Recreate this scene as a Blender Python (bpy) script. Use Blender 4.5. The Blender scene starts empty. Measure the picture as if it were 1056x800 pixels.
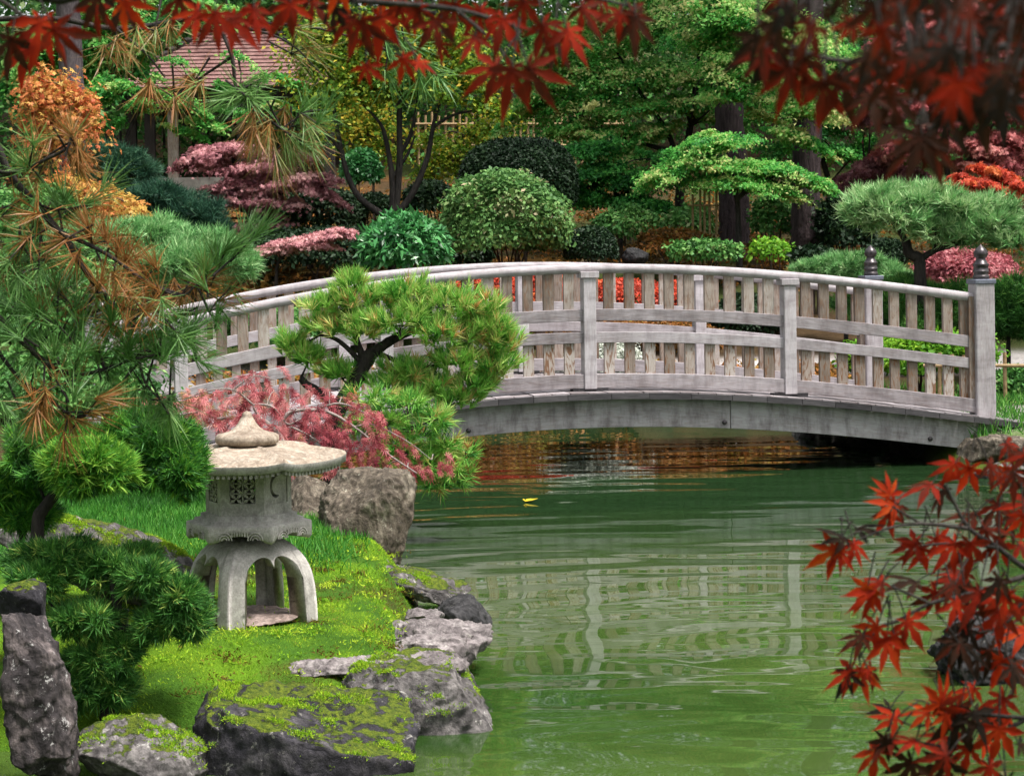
import bpy, math, random
import numpy as np
from mathutils import Vector, Matrix, noise
from mathutils.geometry import tessellate_polygon
R = math.radians
SC = bpy.context.scene
COL = SC.collection
# ---------------------------------------------------------------- camera model (photo pixels -> world)
F, H, CX, CY, ROLL = 2300.0, 1.82, 528.0, 250.0, R(.8)
CA, SA = math.cos(ROLL), math.sin(ROLL)
def P(px, py, Y):
    u = (px - CX) / F; v = -(py - CY) / F
    return Vector(((u*CA + v*SA)*Y, Y, H + (-u*SA + v*CA)*Y))
def S(Y): return Y / F
# ---------------------------------------------------------------- object helpers
def link(o): COL.objects.link(o); return o
def tag(o, label=None, cat=None, group=None, kind=None):
    if label: o['label'] = label
    if cat: o['category'] = cat
    if group: o['group'] = group
    if kind: o['kind'] = kind
    return o
def thing(name, label, cat, loc=(0, 0, 0), group=None):
    o = link(bpy.data.objects.new(name, None)); o.location = loc
    o.empty_display_size = .1
    return tag(o, label, cat, group)
def np_mesh(name, V, faces, mat, parent=None, origin=None, tint=None, smooth=False, uv=None, col=None):
    """V (N,3) array; faces: array (M,k) or list of such arrays"""
    V = np.asarray(V, np.float32).reshape(-1, 3)
    if origin is None:
        origin = parent.location if parent is not None and parent.type == 'EMPTY' else (0, 0, 0)
        if parent is not None and parent.type != 'EMPTY':
            origin = Vector(parent['_o']) if '_o' in parent else Vector((0, 0, 0))
    org = np.array(tuple(origin), np.float32)
    me = bpy.data.meshes.new(name)
    fl = faces if isinstance(faces, list) else [faces]
    fl = [np.asarray(f, np.int32) for f in fl if len(f)]
    loops = np.concatenate([f.ravel() for f in fl])
    cnt = np.concatenate([np.full(len(f), f.shape[1], np.int32) for f in fl])
    start = np.concatenate([[0], np.cumsum(cnt)[:-1]]).astype(np.int32)
    me.vertices.add(len(V)); me.vertices.foreach_set('co', (V - org).ravel())
    me.loops.add(len(loops)); me.loops.foreach_set('vertex_index', loops)
    me.polygons.add(len(cnt)); me.polygons.foreach_set('loop_start', start)
    try: me.polygons.foreach_set('loop_total', cnt)
    except Exception: pass
    if smooth: me.polygons.foreach_set('use_smooth', np.ones(len(cnt), bool))
    if tint is not None:
        a = me.attributes.new('tint', 'FLOAT', 'FACE'); a.data.foreach_set('value', np.asarray(tint, np.float32))
    if col is not None:
        a = me.attributes.new('ground_col', 'FLOAT_COLOR', 'POINT')
        c = np.ones((len(V), 4), np.float32); c[:, :3] = col; a.data.foreach_set('color', c.ravel())
    if uv is not None:
        l = me.uv_layers.new(name='UVMap'); l.data.foreach_set('uv', np.asarray(uv, np.float32).ravel())
    me.update(calc_edges=True); me.validate()
    if mat: me.materials.append(mat)
    o = link(bpy.data.objects.new(name, me))
    if parent is not None: o.parent = parent
    else: o.location = origin
    if parent is not None and parent.type != 'EMPTY': pass
    return o
class MB:
    """collects mixed polygons with uv and tint"""
    def __init__(s): s.v = []; s.f = []; s.uv = []; s.t = []
    def add(s, verts, faces, uvs=None, tint=.5):
        b = len(s.v); s.v += [tuple(v) for v in verts]
        for i, f in enumerate(faces):
            s.f.append([b + k for k in f]); s.t.append(tint)
            s.uv += uvs[i] if uvs else [(0, 0)] * len(f)
    def box(s, c, size, ax=None, tint=.5, uo=None, vert=True):
        """box at c; ax = (ex,ey,ez); v-uv runs along z when vert else along x"""
        ex, ey, ez = ax or (Vector((1, 0, 0)), Vector((0, 1, 0)), Vector((0, 0, 1)))
        hx, hy, hz = [k/2 for k in size]; c = Vector(c)
        uo = uo or (random.random()*9, random.random()*9)
        co = [c + ex*(sx*hx) + ey*(sy*hy) + ez*(sz*hz) for sx in (-1, 1) for sy in (-1, 1) for sz in (-1, 1)]
        loc = [(sx*hx, sy*hy, sz*hz) for sx in (-1, 1) for sy in (-1, 1) for sz in (-1, 1)]
        fs = [(0, 1, 3, 2), (4, 6, 7, 5), (0, 4, 5, 1), (2, 3, 7, 6), (0, 2, 6, 4), (1, 5, 7, 3)]
        uvs = []
        for f in fs:
            q = []
            for k in f:
                x, y, z = loc[k]
                q.append((uo[0] + x + y, uo[1] + z) if vert else (uo[0] + z + y, uo[1] + x))
            uvs.append(q)
        s.add(co, fs, uvs, tint)
    def build(s, name, mat, parent=None, origin=None, smooth=False, bevel=0):
        V = np.array(s.v, np.float32)
        by = {}
        me_f = s.f
        if origin is None: origin = parent.location if parent is not None and parent.type == 'EMPTY' else Vector((0, 0, 0))
        me = bpy.data.meshes.new(name)
        org = np.array(tuple(origin), np.float32)
        me.from_pydata((V - org).tolist(), [], me_f)
        l = me.uv_layers.new(name='UVMap'); l.data.foreach_set('uv', np.array(s.uv, np.float32).ravel())
        a = me.attributes.new('tint', 'FLOAT', 'FACE'); a.data.foreach_set('value', np.array(s.t, np.float32))
        if smooth: me.polygons.foreach_set('use_smooth', np.ones(len(me.polygons), bool))
        me.materials.append(mat); me.update()
        o = link(bpy.data.objects.new(name, me))
        if parent is not None: o.parent = parent
        else: o.location = origin
        if bevel:
            m = o.modifiers.new('bevel', 'BEVEL'); m.width = bevel; m.segments = 2; m.limit_method = 'ANGLE'
        return o
def tube_np(pts, rad, n=7, jit=0, rng=None, cap=True):
    pts = [Vector(p) for p in pts]; m = len(pts)
    V = []; prev = None
    for i, p in enumerate(pts):
        t = (pts[min(i+1, m-1)] - pts[max(i-1, 0)])
        if t.length < 1e-9: t = Vector((0, 0, 1))
        t.normalize()
        if prev is None:
            a = Vector((1, 0, 0)) if abs(t.x) < .8 else Vector((0, 1, 0))
            u = t.cross(a).normalized()
        else:
            u = (prev - t*prev.dot(t))
            u = u.normalized() if u.length > 1e-6 else t.orthogonal().normalized()
        prev = u; w = t.cross(u)
        for k in range(n):
            a = 2*math.pi*k/n
            r = rad[i]*(1 + (rng.uniform(-jit, jit) if jit else 0))
            V.append(p + (u*math.cos(a) + w*math.sin(a))*r)
    Fc = []
    for i in range(m-1):
        for k in range(n):
            Fc.append((i*n+k, i*n+(k+1) % n, (i+1)*n+(k+1) % n, (i+1)*n+k))
    return np.array([tuple(v) for v in V], np.float32), np.array(Fc, np.int32)
def merge(parts):
    Vs, Fs, b = [], [], 0
    for v, f in parts:
        Vs.append(v); Fs.append(f + b); b += len(v)
    return np.concatenate(Vs), np.concatenate(Fs)
def smooth_path(pts, n=6):
    """Catmull-Rom through points"""
    pts = [Vector(p) for p in pts]
    if len(pts) < 3:
        return [pts[0].lerp(pts[-1], i/n) for i in range(n+1)]
    q = [pts[0]*2 - pts[1]] + pts + [pts[-1]*2 - pts[-2]]
    out = []
    for i in range(1, len(q)-2):
        a, b, c, d = q[i-1:i+3]
        for k in range(n):
            t = k/n
            out.append(.5*((2*b) + (c-a)*t + (2*a-5*b+4*c-d)*t*t + (3*b-a-3*c+d)*t**3))
    out.append(pts[-1]); return out
def limb(pts, r0, r1, n=7, seg=5, jit=.08, rng=random):
    p = smooth_path(pts, seg); m = len(p)
    return tube_np(p, [r0 + (r1-r0)*(i/(m-1))**.8 for i in range(m)], n, jit, rng)
# ---------------------------------------------------------------- foliage
T_LEAF = (np.array([(0, 0, 0), (.45, -.3, .07), (1, 0, -.08), (.45, .3, .07)], np.float32), np.array([(0, 1, 2, 3)]))
def _star(angs, lens, w):
    V, Fc = [], []
    for a, l in zip(angs, lens):
        a = R(a); c, s = math.cos(a), math.sin(a); b = len(V)
        for x, y, z in ((0, 0, 0), (.5*l, -w, .04), (l, 0, -.12*l), (.5*l, w, .04)):
            V.append((x*c - y*s, x*s + y*c, z))
        Fc.append((b, b+1, b+2, b+3))
    return np.array(V, np.float32), np.array(Fc)
T_BIT = (np.array([(0, 0, 0), (.45, -.3, .07), (1, 0, -.08), (.45, .3, .07)], np.float32), np.array([(0, 1, 2), (0, 2, 3)]))
T_NARROW = (np.array([(0, 0, 0), (.5, -.15, .05), (1, 0, -.10), (.5, .15, .05)], np.float32), np.array([(0, 1, 2, 3)]))
T_STAR = _star((0, 48, -48, 100, -100), (1, .9, .9, .6, .6), .15)
T_LACE = _star((0, 28, -28, 60, -60, 100, -100), (1, .95, .95, .8, .8, .5, .5), .05)
T_NEEDLE = (np.array([(0, -.5, 0), (0, .5, 0), (1, 0, 0)], np.float32), np.array([(0, 1, 2)]))
def norm(a): return a / np.maximum(np.linalg.norm(a, axis=1, keepdims=True), 1e-9)
def place(tmpl, C, N, size, rng, D=None, wid=None):
    """instances of a leaf template: centres C, normals N, size; D = wanted long axis (else random)"""
    V0, F0 = tmpl; n = len(C)
    N = norm(N)
    if D is None: D = rng.normal(size=(n, 3))
    T = D - N*(D*N).sum(1, keepdims=True); T = norm(T)
    B = np.cross(N, T)
    s = np.broadcast_to(np.asarray(size, np.float32), (n,))[:, None, None]
    w = s if wid is None else np.broadcast_to(np.asarray(wid, np.float32), (n,))[:, None, None]
    V = C[:, None, :] + T[:, None, :]*V0[None, :, 0:1]*s + B[:, None, :]*V0[None, :, 1:2]*w + N[:, None, :]*V0[None, :, 2:3]*s
    k = len(V0)
    Fc = (F0[None] + (np.arange(n)*k)[:, None, None]).reshape(-1, F0.shape[1])
    return V.reshape(-1, 3), Fc, len(F0)
def pad_leaves(rng, c, r, n, droop=.5, clump=35, sig=.2, sigz=.12, shell=1.7, up=.8, tint=(.5, .22), tilt=0.0):
    """leaf positions of one foliage pad, in clumps; returns C, N, tint"""
    nc = max(5, n//clump)
    d = norm(rng.normal(size=(nc, 3))); rr = rng.random(nc)**(1/shell)
    cc = d*rr[:, None]*rng.uniform(.65, 1.35, nc)[:, None]
    cc[:, 2] -= droop*(cc[:, 0]**2 + cc[:, 1]**2)
    idx = rng.integers(0, nc, n)
    g = rng.normal(size=(n, 3))*np.array([sig, sig, sigz])*rng.uniform(.6, 1.4, nc)[idx][:, None]
    g[:, 2] -= .6*(g[:, 0]**2 + g[:, 1]**2)/max(sig, .05)
    q = cc[idx] + g
    Cn = q*np.array(r); Cn[:, 2] -= tilt*Cn[:, 0]; Cn = Cn + np.array(tuple(c))
    N = rng.normal(size=(n, 3))*.55 + np.array([0, 0, up]) + q*np.array([.5, .5, .15])
    tn = tint[0] + (rng.normal(size=nc)*tint[1])[idx] + rng.normal(size=n)*.12
    return Cn, N, np.clip(tn, 0, 1)
def dome_leaves(rng, c, r, n, bump=.06, lump=9, fill=.25, top=1.0, p=2.0):
    """leaf positions on a clipped mound: surface + some inside; p>2 squarer"""
    d = norm(rng.normal(size=(n, 3)))
    d[:, 2] = np.where(d[:, 2] < -.35, -d[:, 2], d[:, 2])
    sc = 1/(np.abs(d)**p).sum(1)**(1/p)
    nb = norm(rng.normal(size=(lump*7, 3)))
    near = (d @ nb.T).max(1)
    rad = sc*(1 + bump*((near - .93)/.07)) * np.where(rng.random(n) < fill, rng.uniform(.75, .97, n), np.where(rng.random(n) < .10, rng.uniform(1.0, 1.0+2.2*bump, n), rng.uniform(.97, 1.03, n)))
    lf = norm(rng.normal(size=(5, 3))); rad = rad*(.97+1.1*bump*np.sin(d@lf.T*np.array([3, 4, 5, 6, 4])).sum(1)/2.2)
    Cn = d*rad[:, None]*np.array(r) + np.array(tuple(c))
    which = (d @ nb.T).argmax(1)
    tn = .5 + (rng.normal(size=lump*7)*.14)[which] + rng.normal(size=n)*.16
    return Cn, d/np.array(r)*np.mean(r), np.clip(tn, 0, 1)
class Leaves:
    def __init__(s): s.V = []; s.F = []; s.t = []; s.b = 0
    def put(s, tmpl, C, N, size, tint, rng, D=None, wid=None):
        if len(C) == 0: return
        V, Fc, k = place(tmpl, C, N, size, rng, D, wid)
        s.V.append(V); s.F.append(Fc + s.b); s.b += len(V); s.t.append(np.repeat(np.broadcast_to(tint, (len(C),)), k))
    def build(s, name, mat, parent=None, origin=None):
        return np_mesh(name, np.concatenate(s.V), np.concatenate(s.F), mat, parent, origin, np.concatenate(s.t))
T_NEED2 = (np.array([(0, -.5, 0), (0, .5, 0), (.55, -.45, .03), (.55, .45, .03), (1, 0, -.04)], np.float32),
           np.array([(0, 1, 3), (0, 3, 2), (2, 3, 4)]))
def tufts(L, rng, pos, dirs, n, length, width, spread=.6, tint=.5, tj=.15, tmpl=T_NEEDLE, core=.25):
    """needle tufts: n needles from each position fanning about dirs"""
    pos = np.asarray(pos, np.float32); dirs = norm(np.asarray(dirs, np.float32)); m = len(pos)
    idx = np.repeat(np.arange(m), n); k = m*n
    dd = norm(dirs[idx] + rng.normal(size=(k, 3))*spread)
    ln = np.asarray(length)*rng.uniform(.65, 1.1, k)
    C = pos[idx] + dirs[idx]*(rng.uniform(-core, core, k)*ln)[:, None]
    N = np.cross(dd, rng.normal(size=(k, 3)))
    tt = np.clip(np.broadcast_to(tint, (m,))[idx] + rng.normal(size=k)*tj, 0, 1)
    L.put(tmpl, C, N, ln, tt, rng, D=dd, wid=width)
EXPOSURE = 1.95; SUNE = 1.5
# ---------------------------------------------------------------- materials
def new_mat(name):
    m = bpy.data.materials.new(name); m.use_nodes = True; nt = m.node_tree
    for n in list(nt.nodes): nt.nodes.remove(n)
    out = nt.nodes.new('ShaderNodeOutputMaterial'); return m, nt, out
def nd(nt, t, **k):
    n = nt.nodes.new(t)
    for a, b in k.items():
        if hasattr(n, a): setattr(n, a, b)
        else: n.inputs[a].default_value = b
    return n
def ramp(nt, fac, stops, interp='LINEAR'):
    r = nt.nodes.new('ShaderNodeValToRGB'); e = r.color_ramp; e.interpolation = interp
    while len(e.elements) > 1: e.elements.remove(e.elements[-1])
    e.elements[0].position = stops[0][0]; c = stops[0][1]; e.elements[0].color = (*c, 1) if not isinstance(c, (int, float)) else (c, c, c, 1)
    for p, c in stops[1:]:
        x = e.elements.new(p); x.color = (*c, 1) if not isinstance(c, (int, float)) else (c, c, c, 1)
    nt.links.new(fac, r.inputs[0]); return r.outputs[0]
def mixc(nt, fac, a, b, mode='MIX'):
    m = nt.nodes.new('ShaderNodeMix'); m.data_type = 'RGBA'; m.blend_type = mode
    for s, v in ((0, fac), (6, a), (7, b)):
        if hasattr(v, 'links') or isinstance(v, bpy.types.NodeSocket): nt.links.new(v, m.inputs[s])
        elif s == 0: m.inputs[0].default_value = v
        else: m.inputs[s].default_value = (*v, 1)
    return m.outputs[2]
def math_(nt, op, a, b=0.0):
    m = nt.nodes.new('ShaderNodeMath'); m.operation = op
    for i, v in enumerate((a, b)):
        if isinstance(v, bpy.types.NodeSocket): nt.links.new(v, m.inputs[i])
        else: m.inputs[i].default_value = v
    return m.outputs[0]
def noise_(nt, vec, scale, detail=4, rough=.6, dist=0):
    n = nt.nodes.new('ShaderNodeTexNoise'); n.inputs['Scale'].default_value = scale
    n.inputs['Detail'].default_value = detail; n.inputs['Roughness'].default_value = rough; n.inputs['Distortion'].default_value = dist
    if vec is not None: nt.links.new(vec, n.inputs['Vector'])
    return n.outputs['Fac']
def mapping(nt, vec, scale=(1, 1, 1), rot=(0, 0, 0)):
    m = nt.nodes.new('ShaderNodeMapping'); m.inputs['Scale'].default_value = scale; m.inputs['Rotation'].default_value = rot
    nt.links.new(vec, m.inputs['Vector']); return m.outputs[0]
def bump(nt, h, strength=.5, dist=.01):
    b = nt.nodes.new('ShaderNodeBump'); b.inputs['Strength'].default_value = strength; b.inputs['Distance'].default_value = dist
    nt.links.new(h, b.inputs['Height']); return b.outputs[0]
def principled(nt, out, col, rough=.7, spec=.3, nrm=None, metal=0):
    p = nt.nodes.new('ShaderNodeBsdfPrincipled')
    if isinstance(col, bpy.types.NodeSocket): nt.links.new(col, p.inputs['Base Color'])
    else: p.inputs['Base Color'].default_value = (*col, 1)
    if isinstance(rough, bpy.types.NodeSocket): nt.links.new(rough, p.inputs['Roughness'])
    else: p.inputs['Roughness'].default_value = rough
    p.inputs['Specular IOR Level'].default_value = spec; p.inputs['Metallic'].default_value = metal
    if nrm is not None: nt.links.new(nrm, p.inputs['Normal'])
    nt.links.new(p.outputs[0], out.inputs[0]); return p
def leaf_mat(name, stops, trans=.3, rough=.55, spec=.25):
    m, nt, out = new_mat(name)
    at = nd(nt, 'ShaderNodeAttribute', attribute_name='tint')
    c = ramp(nt, at.outputs['Fac'], stops)
    p = nt.nodes.new('ShaderNodeBsdfPrincipled'); nt.links.new(c, p.inputs['Base Color'])
    p.inputs['Roughness'].default_value = rough; p.inputs['Specular IOR Level'].default_value = spec
    t = nt.nodes.new('ShaderNodeBsdfTranslucent'); nt.links.new(c, t.inputs['Color'])
    mx = nt.nodes.new('ShaderNodeMixShader'); mx.inputs[0].default_value = trans
    nt.links.new(p.outputs[0], mx.inputs[1]); nt.links.new(t.outputs[0], mx.inputs[2]); nt.links.new(mx.outputs[0], out.inputs[0])
    return m
M = {}
M['leaf_green'] = leaf_mat('green maple leaves', [(0, (.016, .09, .022)), (.3, (.045, .24, .045)), (.6, (.12, .44, .075)), (.85, (.34, .60, .16)), (1, (.60, .60, .24))], .5)
M['leaf_yellowgreen'] = leaf_mat('yellow green leaves', [(0, (.05, .12, .012)), (.4, (.13, .27, .018)), (.75, (.38, .42, .04)), (1, (.60, .40, .04))], .4)
M['leaf_orange'] = leaf_mat('orange autumn leaves', [(0, (.30, .05, .02)), (.35, (.55, .13, .05)), (.7, (.65, .28, .09)), (1, (.60, .42, .10))], .35)
M['leaf_purple'] = leaf_mat('dusty purple maple leaves', [(0, (.12, .04, .055)), (.4, (.32, .12, .14)), (.75, (.56, .25, .27)), (1, (.68, .38, .37))], .25)
M['leaf_pink'] = leaf_mat('pink red maple leaves', [(0, (.20, .04, .05)), (.4, (.50, .13, .14)), (.75, (.70, .26, .25)), (1, (.75, .38, .30))], .3)
M['leaf_red'] = leaf_mat('red shrub leaves', [(0, (.12, .03, .015)), (.35, (.40, .05, .03)), (.7, (.70, .09, .045)), (1, (.75, .22, .07))], .3)
M['leaf_rust'] = leaf_mat('rust brown leaves', [(0, (.05, .035, .01)), (.4, (.16, .08, .015)), (.75, (.36, .13, .03)), (1, (.26, .22, .03))], .3)
M['leaf_lace'] = leaf_mat('laceleaf maple leaves', [(0, (.16, .02, .035)), (.35, (.42, .075, .095)), (.7, (.62, .24, .24)), (.9, (.56, .28, .16)), (1, (.28, .22, .05))], .35)
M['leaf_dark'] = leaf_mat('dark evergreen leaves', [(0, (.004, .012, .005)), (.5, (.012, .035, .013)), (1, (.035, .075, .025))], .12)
M['leaf_mid'] = leaf_mat('mid green shrub leaves', [(0, (.022, .08, .016)), (.5, (.075, .23, .05)), (.85, (.18, .36, .09)), (1, (.27, .33, .15))], .25)
M['leaf_round'] = leaf_mat('dull green bush leaves', [(0, (.03, .08, .022)), (.4, (.08, .20, .05)), (.7, (.16, .30, .08)), (.9, (.29, .32, .15)), (1, (.40, .32, .20))], .25)
M['leaf_rhodo'] = leaf_mat('glossy rhododendron leaves', [(0, (.015, .08, .022)), (.5, (.05, .23, .06)), (1, (.14, .38, .12))], .15, .35, .5)
M['leaf_lime'] = leaf_mat('lime green shrub leaves', [(0, (.04, .13, .01)), (.5, (.12, .33, .02)), (1, (.30, .48, .04))], .35)
M['leaf_heather'] = leaf_mat('pink heather', [(0, (.20, .05, .06)), (.5, (.50, .14, .17)), (1, (.62, .30, .30))], .3)
M['needle_front'] = leaf_mat('long pine needles', [(0, (.03, .08, .02)), (.35, (.08, .20, .045)), (.6, (.17, .30, .08)), (.68, (.20, .16, .05)), (.8, (.30, .115, .03)), (1, (.38, .17, .05))], .2, .45, .35)
M['needle_small'] = leaf_mat('bright pine needles', [(0, (.03, .13, .025)), (.25, (.08, .30, .04)), (.62, (.28, .54, .09)), (.84, (.55, .58, .20)), (1, (.55, .28, .10))], .25)
M['needle_mugo'] = leaf_mat('dwarf pine needles', [(0, (.012, .05, .012)), (.4, (.045, .18, .025)), (.75, (.11, .32, .03)), (1, (.28, .48, .06))], .2)
M['needle_deep'] = leaf_mat('deep green pine needles', [(0, (.016, .06, .015)), (.5, (.06, .20, .035)), (.85, (.15, .34, .06)), (1, (.36, .46, .10))], .2)
M['needle_pale'] = leaf_mat('pale pine needles', [(0, (.04, .13, .035)), (.5, (.18, .42, .14)), (1, (.50, .66, .34))], .2)
M['needle_blue'] = leaf_mat('blue green pine needles', [(0, (.012, .045, .03)), (.5, (.035, .11, .06)), (1, (.10, .20, .11))], .2)
M['leaf_maple_red'] = leaf_mat('red maple leaves close', [(0, (.014, .011, .008)), (.25, (.045, .016, .008)), (.4, (.13, .016, .007)), (.6, (.32, .018, .006)), (.8, (.44, .040, .007)), (1, (.56, .12, .012))], .55, .65, .10)
M['grass'] = leaf_mat('grass blades', [(0, (.02, .09, .012)), (.5, (.05, .22, .02)), (1, (.16, .36, .06))], .3)
M['moss_blades'] = leaf_mat('moss and short grass', [(0, (.10, .05, .015)), (.12, (.16, .12, .02)), (.25, (.07, .19, .014)), (.6, (.22, .41, .02)), (1, (.44, .55, .045))], .3, .7, .1)
M['leaf_pale'] = leaf_mat('pale grey green leaves', [(0, (.22, .26, .20)), (.5, (.50, .53, .46)), (1, (.75, .75, .70))], .2)
M['leaf_yellow'] = leaf_mat('yellow fallen leaf', [(0, (.6, .42, .02)), (1, (.7, .5, .03))], .2)
def bark_mat(name, c0, c1, scale=9, zs=.25, b=.02):
    m, nt, out = new_mat(name)
    g = nd(nt, 'ShaderNodeNewGeometry').outputs['Position']
    v = mapping(nt, g, (1, 1, zs)); n = noise_(nt, v, scale, 6, .65); n2 = noise_(nt, v, scale*4, 4)
    f = math_(nt, 'ADD', math_(nt, 'MULTIPLY', n, .7), math_(nt, 'MULTIPLY', n2, .3))
    c = ramp(nt, f, [(.35, c0), (.65, c1)])
    principled(nt, out, c, .85, .15, bump(nt, f, .9, b)); return m
M['bark_dark'] = bark_mat('dark bark', (.010, .009, .009), (.05, .042, .038), 14)
M['bark_grey'] = bark_mat('grey bark', (.05, .042, .046), (.16, .13, .135), 14)
M['bark_rough'] = bark_mat('rough furrowed bark', (.012, .009, .010), (.085, .062, .066), 7, .12, .06)
M['bark_pale'] = bark_mat('pale grey twigs', (.14, .11, .10), (.40, .34, .32), 30)
M['bark_brown'] = bark_mat('brown bark', (.03, .02, .016), (.11, .08, .06), 16)
def wood_mat(name, dark, mid, light, stain=0.0, grime=0.0):
    m, nt, out = new_mat(name)
    uv = nd(nt, 'ShaderNodeUVMap', uv_map='UVMap').outputs[0]
    g1 = noise_(nt, mapping(nt, uv, (1, .035, 1)), 190, 5, .7, .4)
    g2 = noise_(nt, mapping(nt, uv, (1, .10, 1)), 45, 4, .6, 1.2)
    g3 = noise_(nt, mapping(nt, uv, (1, .5, 1)), 6, 4, .6)
    at = nd(nt, 'ShaderNodeAttribute', attribute_name='tint').outputs['Fac']
    f = math_(nt, 'ADD', math_(nt, 'ADD', math_(nt, 'MULTIPLY', g1, .30), math_(nt, 'MULTIPLY', g2, .35)), math_(nt, 'MULTIPLY', g3, .35))
    f = math_(nt, 'ADD', f, math_(nt, 'MULTIPLY', math_(nt, 'SUBTRACT', at, .5), .5))
    c = ramp(nt, f, [(.32, dark), (.5, mid), (.70, light)])
    if stain:
        k = noise_(nt, mapping(nt, uv, (1, .22, 1)), 26, 3, .5, 2.2)
        k = ramp(nt, k, [(.50, 0), (.62, stain)])
        c = mixc(nt, k, c, (.17, .075, .032))
    if grime:
        k = ramp(nt, noise_(nt, mapping(nt, uv, (.35, 1, 1)), 11, 5, .65), [(.45, 0), (.68, grime)])
        c = mixc(nt, k, c, (.05, .032, .036))
    principled(nt, out, c, .8, .2, bump(nt, g1, .35, .004)); return m
M['wood'] = wood_mat('weathered grey timber', (.16, .14, .145), (.33, .30, .315), (.50, .465, .49), .12, .34)
M['wood_baluster'] = wood_mat('weathered baluster timber', (.14, .11, .09), (.30, .245, .21), (.43, .385, .355), .5, .25)
M['wood_stained'] = wood_mat('stained baluster timber', (.16, .125, .10), (.31, .255, .22), (.45, .405, .375), .9)
M['wood_beam'] = wood_mat('grey beam timber', (.18, .16, .168), (.34, .315, .325), (.46, .435, .45), .15, .6)
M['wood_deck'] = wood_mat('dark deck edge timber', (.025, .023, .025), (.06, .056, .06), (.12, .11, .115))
M['wood_dark'] = wood_mat('dark brown timber', (.012, .009, .009), (.03, .024, .022), (.06, .048, .045))
def plain(name, c0, c1, scale=30, rough=.6, spec=.3, b=.3, metal=0):
    m, nt, out = new_mat(name)
    g = nd(nt, 'ShaderNodeNewGeometry').outputs['Position']
    n = noise_(nt, g, scale, 5, .65)
    principled(nt, out, ramp(nt, n, [(.3, c0), (.7, c1)]), rough, spec, bump(nt, n, b, .004), metal); return m
M['bronze'] = plain('dark bronze', (.03, .026, .03), (.10, .085, .09), 25, .35, .5, .1, .6)
M['cap_metal'] = plain('blue grey metal band', (.10, .11, .15), (.20, .21, .27), 30, .45, .5, .1, .3)
M['bamboo'] = plain('dry bamboo', (.20, .13, .06), (.40, .28, .15), 25, .6, .3, .1)
M['black'] = plain('black plastic', (.008, .009, .012), (.02, .022, .03), 40, .5, .4, .1)
M['plaster'] = plain('grey garden wall', (.16, .14, .13), (.30, .27, .25), 6, .85, .15)
def stone_mat(name, c0, c1, c2, sp=(.42, .40, .36), lich=.5, moss=0.0, sc=6.0, mossc=((.028, .055, .006), (.13, .165, .012)), bdist=.03, mossz=.45, lo=.35, lv=.55):
    m, nt, out = new_mat(name)
    geo = nd(nt, 'ShaderNodeNewGeometry'); g = geo.outputs['Position']
    n1 = noise_(nt, g, sc, 8, .68, .4); n2 = noise_(nt, g, sc*5, 6, .7); n3 = noise_(nt, mapping(nt, g, (1, 1, .45)), sc*2.2, 5, .6, 1.5)
    f = math_(nt, 'ADD', math_(nt, 'MULTIPLY', n1, .6), math_(nt, 'MULTIPLY', n3, .4))
    c = ramp(nt, f, [(.32, c0), (.5, c1), (.66, c2)])
    k = ramp(nt, n2, [(.38, lo), (.66, 1.25)])
    c = mixc(nt, .8, c, k, 'MULTIPLY')
    if lich:
        l = ramp(nt, noise_(nt, g, sc*3.1, 6, .75, .6), [(.60, 0), (.66, lich)])
        c = mixc(nt, l, c, sp)
    c = mixc(nt, .8, c, ramp(nt, noise_(nt, g, sc*.42, 4, .6, .8), [(.36, lv), (.62, 1.15)]), 'MULTIPLY')
    hgt = math_(nt, 'ADD', math_(nt, 'MULTIPLY', n1, .6), math_(nt, 'ADD', math_(nt, 'MULTIPLY', n2, .25), math_(nt, 'MULTIPLY', n3, .3)))
    if moss:
        sx = nd(nt, 'ShaderNodeSeparateXYZ'); nt.links.new(geo.outputs['Normal'], sx.inputs[0])
        mm = math_(nt, 'ADD', math_(nt, 'MULTIPLY', sx.outputs['Z'], .55), math_(nt, 'MULTIPLY', noise_(nt, g, sc*1.6, 6, .7, .5), 1.0))
        t = 1.32 - moss*mossz*.6
        k = ramp(nt, mm, [(t-.05, 0), (t+.04, 1)])
        mc = ramp(nt, noise_(nt, g, sc*9, 4, .7), [(.35, mossc[0]), (.65, mossc[1])])
        c = mixc(nt, k, c, mc)
        hgt = math_(nt, 'ADD', hgt, math_(nt, 'MULTIPLY', k, math_(nt, 'MULTIPLY', noise_(nt, g, sc*22, 3), .5)))
    principled(nt, out, c, .82, .2, bump(nt, hgt, 1.0, bdist)); return m
M['rock_dark'] = stone_mat('dark slate rock with moss', (.014, .013, .017), (.038, .035, .042), (.11, .10, .105), lich=.55, moss=1.16)
M['rock_mossy'] = stone_mat('mossy grey rock', (.025, .022, .024), (.13, .118, .116), (.34, .31, .30), (.48, .46, .43), lich=.7, moss=1.22)
M['rock_pale'] = stone_mat('pale weathered rock', (.07, .06, .06), (.22, .19, .19), (.42, .38, .37), lich=.6, moss=.72)
M['rock_brown'] = stone_mat('brown lichened rock', (.030, .023, .018), (.13, .105, .08), (.32, .275, .215), (.50, .48, .38), lich=.5, moss=.62, sc=8)
M['rock_stand'] = stone_mat('standing rock with white lichen', (.010, .009, .011), (.055, .046, .047), (.22, .18, .175), (.5, .48, .47), lich=.8, moss=.5, sc=8)
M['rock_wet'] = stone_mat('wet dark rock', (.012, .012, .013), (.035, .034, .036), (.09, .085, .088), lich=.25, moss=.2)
M['granite'] = stone_mat('weathered lantern granite', (.215, .20, .185), (.325, .305, .285), (.44, .415, .385), (.13, .13, .11), lich=.22, moss=0, sc=26, bdist=.0009, lo=.8, lv=.82)
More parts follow.
